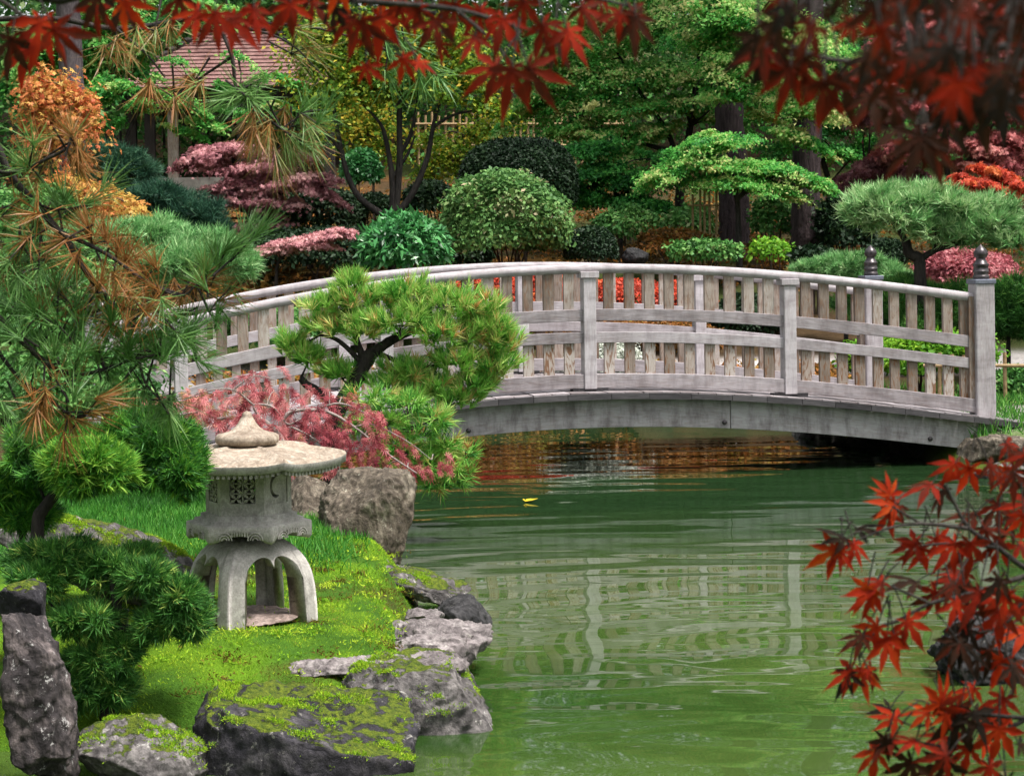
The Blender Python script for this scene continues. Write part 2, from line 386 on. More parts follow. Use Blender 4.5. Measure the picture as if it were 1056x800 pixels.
M['granite_roof'] = stone_mat('lichen stained granite', (.13, .095, .07), (.28, .225, .175), (.46, .40, .33), (.62, .62, .58), lich=.45, moss=.10, sc=17, bdist=.0009, mossc=((.12, .11, .02), (.24, .21, .04)), lo=.75, lv=.75)
M['slab'] = stone_mat('reddish flat stone', (.20, .14, .12), (.33, .25, .22), (.45, .36, .33), lich=.2, moss=.45, sc=9, bdist=.006)
def shingle_mat():
    m, nt, out = new_mat('red weathered shingles')
    g = nd(nt, 'ShaderNodeNewGeometry').outputs['Position']
    n = noise_(nt, g, 5, 6, .7); n2 = noise_(nt, g, 40, 4, .7)
    c = ramp(nt, math_(nt, 'ADD', math_(nt, 'MULTIPLY', n, .5), math_(nt, 'MULTIPLY', n2, .5)), [(.33, (.08, .038, .034)), (.5, (.19, .10, .092)), (.68, (.31, .20, .185))])
    principled(nt, out, c, .8, .2, bump(nt, n2, .5, .02)); return m
M['shingle'] = shingle_mat()
def ground_mat():
    m, nt, out = new_mat('garden ground')
    g = nd(nt, 'ShaderNodeNewGeometry').outputs['Position']
    at = nd(nt, 'ShaderNodeAttribute', attribute_name='ground_col')
    n = noise_(nt, g, 3.1, 7, .7); n2 = noise_(nt, g, 37, 5, .75); n3 = noise_(nt, g, 120, 3, .7)
    f = math_(nt, 'ADD', math_(nt, 'MULTIPLY', n, .4), math_(nt, 'ADD', math_(nt, 'MULTIPLY', n2, .35), math_(nt, 'MULTIPLY', n3, .25)))
    c = mixc(nt, 1.0, at.outputs['Color'], ramp(nt, f, [(.34, .45), (.5, 1.0), (.66, 1.5)]), 'MULTIPLY')
    principled(nt, out, c, .95, .08, bump(nt, math_(nt, 'ADD', n2, n3), .8, .02)); return m
M['ground'] = ground_mat()
def water_mat():
    m, nt, out = new_mat('green pond water')
    g = nd(nt, 'ShaderNodeNewGeometry').outputs['Position']
    a = noise_(nt, mapping(nt, g, (.55, 1.5, 1), (0, 0, R(8))), 1.35, 1, .4, .7)
    b = noise_(nt, mapping(nt, g, (.7, 1.9, 1), (0, 0, R(-10))), 3.6, 1, .4, .9)
    wv = nt.nodes.new('ShaderNodeTexWave'); wv.wave_type = 'RINGS'; wv.rings_direction = 'Z'; wv.wave_profile = 'SIN'
    for q_, v_ in (('Scale', .62), ('Distortion', 3.2), ('Detail', 1.5), ('Detail Scale', .7)): wv.inputs[q_].default_value = v_
    mp = mapping(nt, g); mp.node.inputs['Location'].default_value = (-1.5, -9.2, 0); nt.links.new(mp, wv.inputs['Vector'])
    a = math_(nt, 'ADD', a, math_(nt, 'MULTIPLY', wv.outputs['Fac'], .20))
    h = math_(nt, 'ADD', a, math_(nt, 'ADD', math_(nt, 'MULTIPLY', b, .07), math_(nt, 'MULTIPLY', noise_(nt, mapping(nt, g, (.8, 1.7, 1), (0, 0, R(14))), 8.5, 1, .4, .8), .006)))
    k = noise_(nt, mapping(nt, g, (.4, .7, 1)), .9, 4, .6, .5)
    c = ramp(nt, k, [(.3, (.016, .042, .008)), (.7, (.056, .090, .020))])
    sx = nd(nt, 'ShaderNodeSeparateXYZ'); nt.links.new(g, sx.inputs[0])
    dp = math_(nt, 'ADD', sx.outputs['Y'], math_(nt, 'MULTIPLY', k, 2.4))      # algae-green near the islet; bridge shade and dark reflections painted in further out
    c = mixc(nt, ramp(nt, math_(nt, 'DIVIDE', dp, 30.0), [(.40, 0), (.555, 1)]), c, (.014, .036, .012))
    p = principled(nt, out, c, .025, .5, bump(nt, h, 1.0, .0095))
    p.inputs['IOR'].default_value = 1.33
    return m
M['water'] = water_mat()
# ---------------------------------------------------------------- render, camera, light
random.seed(7)
SC.render.engine = 'CYCLES'
SC.cycles.use_denoising = True
SC.cycles.max_bounces = 6; SC.cycles.diffuse_bounces = 3; SC.cycles.glossy_bounces = 3
SC.cycles.transmission_bounces = 3; SC.cycles.transparent_max_bounces = 4
SC.view_settings.view_transform = 'Standard'; SC.view_settings.look = 'None'; SC.view_settings.gamma = 1
SC.view_settings.use_curve_mapping = False
SC.view_settings.exposure = EXPOSURE
cd = bpy.data.cameras.new('Camera'); cam = link(bpy.data.objects.new('Camera', cd))
right = Vector((CA, 0, -SA)); up = Vector((SA, 0, CA)); back = Vector((0, -1, 0))
cam.matrix_world = Matrix(((right.x, up.x, back.x, 0), (right.y, up.y, back.y, 0), (right.z, up.z, back.z, H), (0, 0, 0, 1)))
cd.sensor_width = 36; cd.sensor_fit = 'HORIZONTAL'; cd.lens = 36*F/1056
cd.shift_y = -150/1056; cd.clip_start = .05; cd.clip_end = 500
cd.dof.use_dof = True; cd.dof.focus_distance = 13.0; cd.dof.aperture_fstop = 23.0
SC.camera = cam
SUN = Vector((.34, -.20, .92)).normalized()
EL = math.asin(SUN.z); AZ = math.atan2(SUN.x, SUN.y)
w = bpy.data.worlds.new('World'); SC.world = w; w.use_nodes = True; nt = w.node_tree
bg = nt.nodes['Background']; sky = nt.nodes.new('ShaderNodeTexSky'); sky.sky_type = 'NISHITA'; sky.sun_disc = False
sky.sun_elevation = EL; sky.sun_rotation = AZ; sky.dust_density = 4; sky.air_density = 1.0; sky.ozone_density = 1.0
hs = nt.nodes.new('ShaderNodeHueSaturation'); hs.inputs['Saturation'].default_value = .22
nt.links.new(sky.outputs[0], hs.inputs['Color']); nt.links.new(hs.outputs[0], bg.inputs['Color']); bg.inputs['Strength'].default_value = .082
sd = bpy.data.lights.new('sun', 'SUN'); sd.energy = SUNE; sd.angle = R(10); sd.color = (1, .95, .88)
so = link(bpy.data.objects.new('sun', sd)); so.rotation_euler = (-SUN).to_track_quat('-Z', 'Y').to_euler(); so.location = (5, -5, 20)
# ---------------------------------------------------------------- terrain
POND = np.array([(-7, 7.6), (-1.9, 8.0), (-.5, 8.2), (-.34, 8.9), (-.42, 10.3), (-.5, 11.6), (-.8, 12.6), (-1.2, 14), (-1.7, 15.5),
                 (-2.2, 17), (-2.6, 19), (-3.8, 20.8), (-3.2, 22.2), (0, 22.5), (2.6, 22.0), (3.2, 20.4), (3.15, 18.8), (3.55, 17.2), (5.4, 15.4),
                 (6.2, 12), (4.0, 10), (2.3, 9.6), (2.2, 8.2), (3.2, 6), (1.5, 3.4), (-2.5, 3.4), (-7, 5)], float)
def pond_d(x, y):
    """signed distance to the shoreline, positive on land"""
    x = np.asarray(x, float); y = np.asarray(y, float)
    d = np.full(x.shape, 1e9); inside = np.zeros(x.shape, bool); n = len(POND)
    for i in range(n):
        ax, ay = POND[i]; bx, by = POND[(i+1) % n]
        ex, ey = bx-ax, by-ay; t = np.clip(((x-ax)*ex+(y-ay)*ey)/(ex*ex+ey*ey), 0, 1)
        d = np.minimum(d, np.hypot(x-ax-t*ex, y-ay-t*ey))
        c = ((ay > y) != (by > y)) & (x < (bx-ax)*(y-ay)/(by-ay+1e-12)+ax); inside ^= c
    return np.where(inside, -d, d)
def vnoise(x, y, sc, seed=0):
    """cheap value noise, vectorised"""
    x = np.asarray(x)*sc; y = np.asarray(y)*sc; xi = np.floor(x).astype(int); yi = np.floor(y).astype(int)
    fx = x-xi; fy = y-yi; fx = fx*fx*(3-2*fx); fy = fy*fy*(3-2*fy)
    def h(a, b):
        k = (a*374761393 + b*668265263 + seed*982451653) & 0x7fffffff
        k = ((k ^ (k >> 13))*1274126177) & 0x7fffffff
        return ((k ^ (k >> 16)) & 0xffff)/65535.0
    return (h(xi, yi)*(1-fx)+h(xi+1, yi)*fx)*(1-fy)+(h(xi, yi+1)*(1-fx)+h(xi+1, yi+1)*fx)*fy
def fbm(x, y, sc, o=4, seed=0):
    s = 0; a = .5; t = 0
    for i in range(o): s = s + a*vnoise(x, y, sc*2**i, seed+i); t += a; a *= .5
    return s/t
HY = [-5, 3, 8, 8.5, 8.95, 10, 13, 15.5, 16.8, 20, 22.3, 24, 27, 30, 38, 45, 60, 120, 300]
HZ = [.2, .2, .11, .17, .25, .29, .37, .20, .14, .2, .25, .41, .9, 1.42, 2.1, 2.8, 5, 14, 30]
def ground_z(x, y):
    x = np.asarray(x, float); y = np.asarray(y, float)
    base = np.interp(y, HY, HZ)
    rb = np.exp(-((x-5.2)**2/3.2+(y-18.2)**2/5)); base = base + .22*rb
    base = base + (fbm(x, y, .8, 4, 3)-.5)*.10 + (fbm(x, y, .25, 2, 8)-.5)*.5*np.clip((y-27)/10, 0, 1)
    fl = np.exp(-(((x+1.10)/.42)**4+((y-9.3)/.34)**4)); base = base*(1-fl)+.266*fl
    d = pond_d(x, y)
    t = np.clip((d+.10)/.38, 0, 1); t = t*t*(3-2*t)
    z = -.10 + (base+.10)*t
    di = np.clip(-d/1.2, 0, 1)
    return np.where(d < -.10, -.10-.55*di, z)
def gz(x, y): return float(ground_z(np.array([x]), np.array([y]))[0])
def make_ground():
    xs = np.unique(np.concatenate([np.arange(-3, 2.6, .04), np.arange(-9, 9, .16), np.arange(-30, 30, 1.0), np.linspace(-150, 150, 31)]).round(3))
    ys = np.unique(np.concatenate([np.arange(7, 14, .05), np.arange(14, 32, .14), np.arange(-6, 62, .7), np.linspace(-40, 300, 35)]).round(3))
    X, Y = np.meshgrid(xs, ys); Z = ground_z(X, Y); nx, ny = len(xs), len(ys)
    V = np.stack([X.ravel(), Y.ravel(), Z.ravel()], 1)
    i = np.arange(nx*ny).reshape(ny, nx)
    Fc = np.stack([i[:-1, :-1].ravel(), i[:-1, 1:].ravel(), i[1:, 1:].ravel(), i[1:, :-1].ravel()], 1)
    x, y = X.ravel(), Y.ravel(); d = pond_d(x, y)
    n1 = fbm(x, y, 1.3, 4, 21); n2 = fbm(x, y, 4.5, 4, 33); n3 = fbm(x, y, .5, 3, 55)
    c = np.zeros((len(x), 3)); moss = np.array([.105, .205, .012]); mossd = np.array([.05, .12, .012]); brown = np.array([.075, .045, .022])
    k = np.clip((n2-.35)*3, 0, 1)[:, None]; c[:] = mossd*(1-k)+moss*k
    k = np.clip((n1-.60)*9, 0, 1)[:, None]*.85; c = c*(1-k)+brown*k
    hill = np.clip((y-16.5-.8*(x > 2.5))/1.5, 0, 1)[:, None]
    litter = np.array([.055, .035, .018])*(.6+1.0*n2[:, None]); rust = np.array([.20, .085, .02]); grn = np.array([.03, .065, .012])
    k = np.clip((n3-.45)*5, 0, 1)[:, None]*.6; hc = litter*(1-k)+grn*k
    k = (np.clip((n1-.52)*7, 0, 1)*np.exp(-((x+1.2)/2.2)**2)*np.clip((y-29)/3, 0, 1))[:, None]; hc = hc*(1-k)+rust*k
    c = c*(1-hill)+hc*hill
    bank = ((y > 13.5) & (y <= 24))
    path = (np.exp(-((y-24.0-.03*x)/.55)**4) + np.exp(-(((x-5.6)/1.5)**4+((y-18.6)/1.5)**4)))
    path = np.clip(path, 0, 1)[:, None]*.95; c = c*(1-path)+np.array([.50, .46, .45])*path
    mud = (d < .06)[:, None]; c = np.where(mud, np.array([.035, .035, .02]), c)
    o = np_mesh('ground', V, Fc, M['ground'], smooth=True, col=c); tag(o, kind='structure'); return o
make_ground()
def make_water():
    # the sheet follows the pond outline, a little under the banks
    cen = POND.mean(0); pts = []
    n = len(POND)
    V = []
    for i in range(n):
        a, b, c = POND[i-1], POND[i], POND[(i+1) % n]
        t = (c-a)/np.linalg.norm(c-a); nrm = np.array([t[1], -t[0]])
        q = b+nrm*.5
        if pond_d(np.array([q[0]]), np.array([q[1]]))[0] < 0: q = b-nrm*.5
        V.append((q[0], q[1], 0))
    tri = tessellate_polygon([[Vector(v) for v in V]])
    tri = [t if (Vector(V[t[1]])-Vector(V[t[0]])).cross(Vector(V[t[2]])-Vector(V[t[0]])).z > 0 else t[::-1] for t in tri]
    o = np_mesh('pond_water', np.array(V), np.array(tri), M['water']); tag(o, kind='structure')
make_water()
# ---------------------------------------------------------------- bridge
RAILPX = [(105, 353), (160, 341), (212, 329), (270, 316), (324, 304.5), (372, 295.5), (420, 289), (480, 283.5), (540, 280.5), (609, 278.5), (670, 278),
          (719, 279), (780, 282), (814, 284), (859, 289), (935, 298), (1003, 307)]
Y0, KY = 17.2, .21
def onplane(px, py):
    d = P(px, py, 1.0); t = Y0/(1-KY*d.x)
    return Vector((d.x*t, t, H+(d.z-H)*t))
_q = [onplane(*p) for p in RAILPX]
_fit = np.polyfit([p.x for p in _q], [p.z for p in _q], 4)
def zr(x): return float(np.polyval(_fit, x))
TB = Vector((1, KY, 0)).normalized(); NB = Vector((-KY, 1, 0)).normalized(); WB = 2.45
def bp(x, d=0, o=0):
    """bridge point: x along near railing, d towards the far railing, o above the handrail axis"""
    return Vector((x, Y0+KY*x, zr(x)+o)) + NB*d
XL = onplane(105, 353).x; XR = onplane(1012, 308).x
POSTX = [onplane(812, 284).x, onplane(606, 279).x, onplane(397, 291).x, onplane(186, 335).x]
def sweep(mb, xa, xb, o0, o1, d0, d1, n=24, tint=None):
    xs = np.linspace(xa, xb, n+1); tint = random.uniform(.3, .7) if tint is None else tint
    uo = (random.random()*9, random.random()*9); vs = []
    for x in xs:
        for d, o in ((d0, o0), (d1, o0), (d1, o1), (d0, o1)): vs.append(bp(x, d, o))
    pu = [0, abs(d1-d0), abs(d1-d0)+abs(o1-o0), 2*abs(d1-d0)+abs(o1-o0), 2*(abs(d1-d0)+abs(o1-o0))]
    fs, uv = [], []
    for i in range(n):
        for k in range(4):
            a, b = i*4+k, i*4+(k+1) % 4
            fs.append((a, b, b+4, a+4))
            uv.append([(uo[0]+pu[k], uo[1]+xs[i]), (uo[0]+pu[k+1], uo[1]+xs[i]), (uo[0]+pu[k+1], uo[1]+xs[i+1]), (uo[0]+pu[k], uo[1]+xs[i+1])])
    fs += [(3, 2, 1, 0), (n*4, n*4+1, n*4+2, n*4+3)]; uv += [[(uo[0], uo[1])]*4]*2
    mb.add(vs, fs, uv, tint)
def slope_axes(x):
    return (TB, NB, Vector((0, 0, 1)))
def lathe(prof, c, n=20):
    V = []; Fc = []
    for r, z in prof:
        for k in range(n):
            a = 2*math.pi*k/n; V.append((c[0]+r*math.cos(a), c[1]+r*math.sin(a), c[2]+z))
    for i in range(len(prof)-1):
        for k in range(n): Fc.append((i*n+k, i*n+(k+1) % n, (i+1)*n+(k+1) % n, (i+1)*n+k))
    return np.array(V, np.float32), np.array(Fc, np.int32)
bridge = thing('arched_footbridge', 'weathered grey wooden arched footbridge with slatted railings over the green pond', 'bridge', (.4, 18.4, 0))
def tube_obj(name, pts, rad, n, mat, parent, uvscale=1):
    mb = MB(); V, Fc = tube_np(pts, rad, n)
    uv = []
    L = [0]
    for a, b in zip(pts[:-1], pts[1:]): L.append(L[-1]+(b-a).length)
    for i in range(len(pts)-1):
        for k in range(n): uv.append([(k/n*.24, L[i]), ((k+1)/n*.24, L[i]), ((k+1)/n*.24, L[i+1]), (k/n*.24, L[i+1])])
    mb.add(V.tolist(), Fc.tolist(), uv, .6)
    mb.add([pts[0]]+V[:n].tolist(), [(0, 1+(k+1) % n, 1+k) for k in range(n)], [[(0, 0)]*3]*n)
    mb.add([pts[-1]]+V[-n:].tolist(), [(0, 1+k, 1+(k+1) % n) for k in range(n)], [[(0, 0)]*3]*n)
    return mb.build(name, mat, parent, smooth=True)
def post_obj(name, x, d, w, dp, o0, o1, parent, mat):
    mb = MB(); c = bp(x, d, (o0+o1)/2)
    mb.box(c, (w, dp, o1-o0), (TB, NB, Vector((0, 0, 1))), random.uniform(.4, .75))
    return mb.build(name, mat, parent, bevel=.006)
BAL_W = .079
far_rest = MB()
def railing(d, near):
    s = 1 if near else -1                      # outside face direction is -NB for the near one
    xs = [XL] + POSTX[::-1] + [XR]
    shift = 0
    tube_obj('handrail', [bp(x, d, 0) for x in np.linspace(XL+.05, XR-.06, 60)], [.0375]*60, 14, M['wood'], bridge)
    nb = 0
    for i in range(len(xs)-1):
        a, b = xs[i], xs[i+1]
        for (o0, o1, dd) in ((-.405, -.312, .034), (-.575, -.49, .034)):
            mb = MB(); sweep(mb, a+.045, b-.045, o0, o1, d-dd, d+dd, 12); mb.build('mid_rail', M['wood'], bridge, bevel=.004)
        mb = MB(); sweep(mb, a+.003, b-.003, -.925, -.815, d-.05, d+.04, 12, random.uniform(.35, .5)); mb.build('kick_board', M['wood'], bridge, bevel=.005)
        step = .152; n = max(2, round((b-a)/step)); st = (b-a)/n
        for k in range(1, n):
            x = a+st*k+random.uniform(-.006, .006)
            for (o0, o1, mt) in ((-.325, -.02, 'wood_baluster'), (-.83, -.565, 'wood_stained')):
                w_ = BAL_W+random.uniform(-.004, .004); t = random.uniform(.15, .85)
                far_seen = (not near) and ((o0 > -.5 and x > .2) )
                if near or (far_seen and nb < 20):
                    mb = MB(); mb.box(bp(x, d+.006, (o0+o1)/2), (w_, .038, o1-o0), (TB, NB, Vector((0, 0, 1))), t)
                    mb.build('baluster', M[mt], bridge); nb += 0 if near else 1
                else:
                    far_rest.box(bp(x, d+.006, (o0+o1)/2), (w_, .038, o1-o0), (TB, NB, Vector((0, 0, 1))), t)
    for x in POSTX:
        mb = MB(); mb.box(bp(x, d, (-.072-.93)/2), (.098, .125, .93-.072), (TB, NB, Vector((0, 0, 1))), .8); mb.build('post', M['wood'], bridge, bevel=.005)
        mb = MB(); mb.box(bp(x, d, -.045), (.145, .15, .05), (TB, NB, Vector((0, 0, 1))), .75); mb.build('post_cap', M['wood'], bridge, bevel=.004)
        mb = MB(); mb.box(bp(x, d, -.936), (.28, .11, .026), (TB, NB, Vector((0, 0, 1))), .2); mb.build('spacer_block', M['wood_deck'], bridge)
    for x, sg in ((XL, 1), (XR, -1)):
        # square end post, side batten, metal band and giboshi finial
        mb = MB(); c = bp(x, d, 0); top = .125; bot = -1.0
        mb.box(c+Vector((0, 0, (top+bot)/2)), (.165, .165, top-bot), (TB, NB, Vector((0, 0, 1))), .62)
        ep = mb.build('end_post', M['wood'], bridge, bevel=.012)
        mb = MB(); mb.box(c+TB*sg*.105+Vector((0, 0, -.40)), (.046, .09, .84), (TB, NB, Vector((0, 0, 1))), .3); mb.build('side_batten', M['wood_baluster'], bridge)
        mb = MB(); mb.box(c+Vector((0, 0, top+.014)), (.182, .182, .038), (TB, NB, Vector((0, 0, 1))), .5); mb.build('metal_band', M['cap_metal'], bridge, bevel=.006)
        prof = [(.001, .03), (.064, .033), (.066, .06), (.060, .063), (.060, .085), (.065, .088), (.065, .10), (.060, .103), (.059, .14), (.063, .143), (.063, .156), (.055, .16), (.040, .19), (.036, .198),
                (.038, .202), (.052, .215), (.058, .235), (.055, .255), (.042, .275), (.022, .292), (.008, .306), (.001, .312)]
        V, Fc = lathe(prof, c+Vector((0, 0, top)), 24)
        np_mesh('finial', V, Fc, M['bronze'], bridge, smooth=True)
railing(0, True)
railing(WB, False)
o = far_rest.build('baluster', M['wood_baluster'], bridge); o['kind'] = 'stuff'
# deck
mb = MB(); x = XL-.25
while x < XR+.45:
    a = x+.07; tl = Vector((1, 0, (zr(a+.07)-zr(a-.07))/.14)); ex = (TB + Vector((0, 0, tl.z*TB.x))).normalized(); ez = NB.cross(ex)*-1
    if ez.z < 0: ez = -ez
    mb.box(bp(a, WB/2, -.972)+Vector((0, 0, random.uniform(-.003, .003))), (.136, WB+.44+random.uniform(-.02, .02), .05), (ex, NB, ez), random.uniform(.15, .6), vert=False)
    x += .142
mb.build('deck', M['wood'], bridge)
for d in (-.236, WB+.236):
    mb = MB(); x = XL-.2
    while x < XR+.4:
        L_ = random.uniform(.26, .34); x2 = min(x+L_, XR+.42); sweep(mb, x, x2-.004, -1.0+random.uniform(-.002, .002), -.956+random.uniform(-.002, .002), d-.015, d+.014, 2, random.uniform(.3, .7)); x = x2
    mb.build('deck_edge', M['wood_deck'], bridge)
XS = onplane(747, 437).x
for d0, d1 in ((-.16, -.03), (WB/2-.06, WB/2+.06), (WB+.03, WB+.16)):
    mb = MB(); sweep(mb, XL-.2, XS-.002, -1.222, -1.0, d0, d1, 40, .5); sweep(mb, XS+.004, XR+.03, -1.222, -1.0, d0, d1, 24, .62)
    mb.build('arched_beam', M['wood_beam'], bridge, bevel=.004)
for px in (479, 747-6, 951):
    x = onplane(px, 440).x
    V, Fc = tube_np([bp(x, -.158, -1.175), bp(x, -.172, -1.175)], [.020, .018], 10)
    V2 = np.concatenate([V, [tuple(bp(x, -.173, -1.175))]]); Fc2 = [Fc, np.array([(10+k, 10+(k+1) % 10, 20) for k in range(10)])]
    np_mesh('bolt', V2, Fc2, M['bronze'], bridge)
# ---------------------------------------------------------------- stone lantern
LC = P(258, 633, 9.0); LZ = LC.z; LC = Vector((LC.x, LC.y, 0)); LS = 9.0/F
lantern = thing('stone_lantern', 'low grey stone garden lantern on four arched legs, standing on bright moss', 'lantern', (LC.x, LC.y, LZ))
def ring(n, r, z, a0, cx=0, cy=0): return [(LC.x+cx+r*math.cos(a0+2*math.pi*k/n), LC.y+cy+r*math.sin(a0+2*math.pi*k/n), z) for k in range(n)]
def legs():
    b = R(-12); top = .655-LZ; hgt = top
    # radius of the leg ridge at height h (fraction of hgt)
    def RR(z): return 1.13*float(np.interp(z/hgt, [0, .2, .4, .55, .68, .78, .86, .92, .96, 1.0], [.246, .243, .237, .228, .212, .192, .167, .142, .118, .08]))
    legw = .36                                  # half-angle-ish share of the side that belongs to the leg
    cols = []
    for q in range(4):
        base = b+q*math.pi/2
        us = list(np.linspace(0, .185, 5))+[.18501]+list(np.linspace(.19, .81, 31))+[.81499]+list(np.linspace(.815, 1, 5))
        for u in us:
            op = .185 < u < .815
            if op:
                t = (u-.185)/.63; loc = (t*2) % 1.0 if t < 1 else 1.0
                if t > .999: loc = 1
                zb = hgt*(.54+.13*(t if t < .5 else 1-t)*2+.17*math.sqrt(max(0, 1-(2*loc-1)**2)))
                if abs(t-.5) < .012: zb = hgt*.665
                if t < .01 or t > .99: zb = hgt*.50
            else: zb = -.03
            cols.append((base, u, zb))
    NZ = 16; V = []; n = len(cols)
    def pt(base, u, r):
        # side of the square from leg corner (u=0) to the next corner (u=1), corner slightly rounded
        a = Vector((math.cos(base), math.sin(base), 0)); c = Vector((math.cos(base+math.pi/2), math.sin(base+math.pi/2), 0))
        p = a*(1-u)+c*u; bulge = 1+.22*(4*u*(1-u))**1.4
        return p*r*bulge
    for inner in (0, 1):
        for base, u, zb in cols:
            for j in range(NZ+1):
                z = zb+(hgt-zb)*(j/NZ)
                r = RR(max(z, 0))*(1 if not inner else (.70 if z < hgt*.8 else .70*(1-max(0, z-hgt*.8)/hgt*.8)))
                if inner: z = min(z, hgt*.9)
                p = pt(base, u, r); V.append((LC.x+p.x+.006, LC.y+p.y, LZ+z))
    Fq = []; o2 = n*(NZ+1)
    for i in range(n):
        k = (i+1) % n
        for j in range(NZ):
            a, b_, c, d = i*(NZ+1)+j, k*(NZ+1)+j, k*(NZ+1)+j+1, i*(NZ+1)+j+1
            Fq.append((a, b_, c, d)); Fq.append((o2+d, o2+c, o2+b_, o2+a))
        a, b_ = i*(NZ+1), k*(NZ+1); Fq.append((b_, a, o2+a, o2+b_))
    # close top
    V = np.array(V); Fq = np.array(Fq)
    c = len(V); V = np.concatenate([V, [(LC.x, LC.y, LZ+hgt)]])
    cap = np.array([(i*(NZ+1)+NZ, ((i+1) % n)*(NZ+1)+NZ, c) for i in range(n)])
    o = np_mesh('leg_base', V, [Fq, cap], M['granite'], lantern); return o
legs()
A6 = R(-2.6)
def prism(mb, secs, a0=A6, n=6):
    """stack of (radius, z) hexagon sections"""
    vs = []; fs = []
    for r, z in secs: vs += ring(n, r, z, a0)
    for i in range(len(secs)-1):
        for k in range(n): fs.append((i*n+k, i*n+(k+1) % n, (i+1)*n+(k+1) % n, (i+1)*n+k))
    fs.append(tuple(range(n-1, -1, -1))); fs.append(tuple(len(secs)*n-n+k for k in range(n)))
    mb.add(vs, fs)
def hexpt(r, k, t, z):
    a = A6+k*math.pi/3; c = A6+(k+1)*math.pi/3
    return Vector((LC.x+r*(math.cos(a)*(1-t)+math.cos(c)*t), LC.y+r*(math.sin(a)*(1-t)+math.sin(c)*t), z))
# platform: scalloped lower edge, two steps on top
def platform():
    V = []; Fc = []; nt_ = 24; z1 = .712; R0 = .255
    secs = []
    for k in range(6):
        for j in range(nt_):
            t = j/nt_; s = abs(2*t-1)
            drop = .643 if s > .985 else (.647+.034*(1-min(1, (max(0, s-.05)/.80))**2.6) if s < .85 else .647)
            inn = .93
            secs.append((hexpt(R0*.96, k, t, drop), hexpt(R0, k, t, drop+.012), hexpt(R0*1.0, k, t, z1), hexpt(R0*.985, k, t, z1+.004),
                         hexpt(.222, k, t, z1+.006), hexpt(.222, k, t, z1+.018), hexpt(.196, k, t, z1+.020), hexpt(.196, k, t, z1+.036), hexpt(.16, k, t, z1+.037), hexpt(.12, k, t, z1+.037), hexpt(.12, k, t, .66)))
    n = len(secs); m = len(secs[0])
    for s_ in secs: V += [tuple(p) for p in s_]
    for i in range(n):
        k = (i+1) % n
        for j in range(m):
            jn = (j+1) % m
            Fc.append((i*m+j, k*m+j, k*m+jn, i*m+jn))
    o = np_mesh('platform', np.array(V), np.array(Fc), M['granite'], lantern)
    # carved curls on each side
    mb = MB()
    for k in range(6):
        nrm = (hexpt(1, k, .5, 0)-Vector((LC.x, LC.y, 0))).normalized()
        for cx_, s in ((.24, 1), (.76, -1)):
            for rr in (.030, .020, .010):
                pts = []
                for q in range(9):
                    a = math.pi*q/8
                    pts.append(hexpt(R0*1.002, k, cx_+s*.02+rr/.26*math.cos(a), .662+rr*math.sin(a))+nrm*.002)
                V_, F_ = tube_np(pts, [.003]*9, 5); mb.add(V_.tolist(), F_.tolist())
        for q in range(7):
            c = hexpt(R0*1.002, k, .38+.04*q, .690-.003*abs(q-3)*.5)+nrm*.001
            tang = (hexpt(1, k, 1, 0)-hexpt(1, k, 0, 0)).normalized()
            mb.box(c, (.005, .008, .020), (tang, nrm, Vector((0, 0, 1))))
    mb.build('carving', M['granite'], lantern)
platform()
# fire box: six panels, lattice window, crescent window
BZ0, BZ1, BR = .746, .945, .174
def plate(mb, k, outer, holes, r, th):
    """panel of face k in (t,z) coordinates with holes, thickness th inwards"""
    nrm = (hexpt(1, k, .5, 0)-Vector((LC.x, LC.y, 0))).normalized()
    loops = [outer]+holes
    flat = [p for l in loops for p in l]
    tri = tessellate_polygon([[Vector((p[0]*r, p[1], 0)) for p in l] for l in loops])
    A = [hexpt(r, k, t, z) for t, z in flat]; B = [p-nrm*th for p in A]
    fs = []
    for t in tri:
        a, b, c = [A[i] for i in t]
        if (b-a).cross(c-a).dot(nrm) < 0: t = t[::-1]
        fs.append(tuple(t)); fs.append(tuple(i+len(A) for i in t[::-1]))
    b0 = 0
    for l in loops:
        m = len(l)
        for i in range(m): fs.append((b0+i, b0+(i+1) % m, b0+(i+1) % m+len(A), b0+i+len(A)))
        b0 += m
    mb.add(A+B, fs)
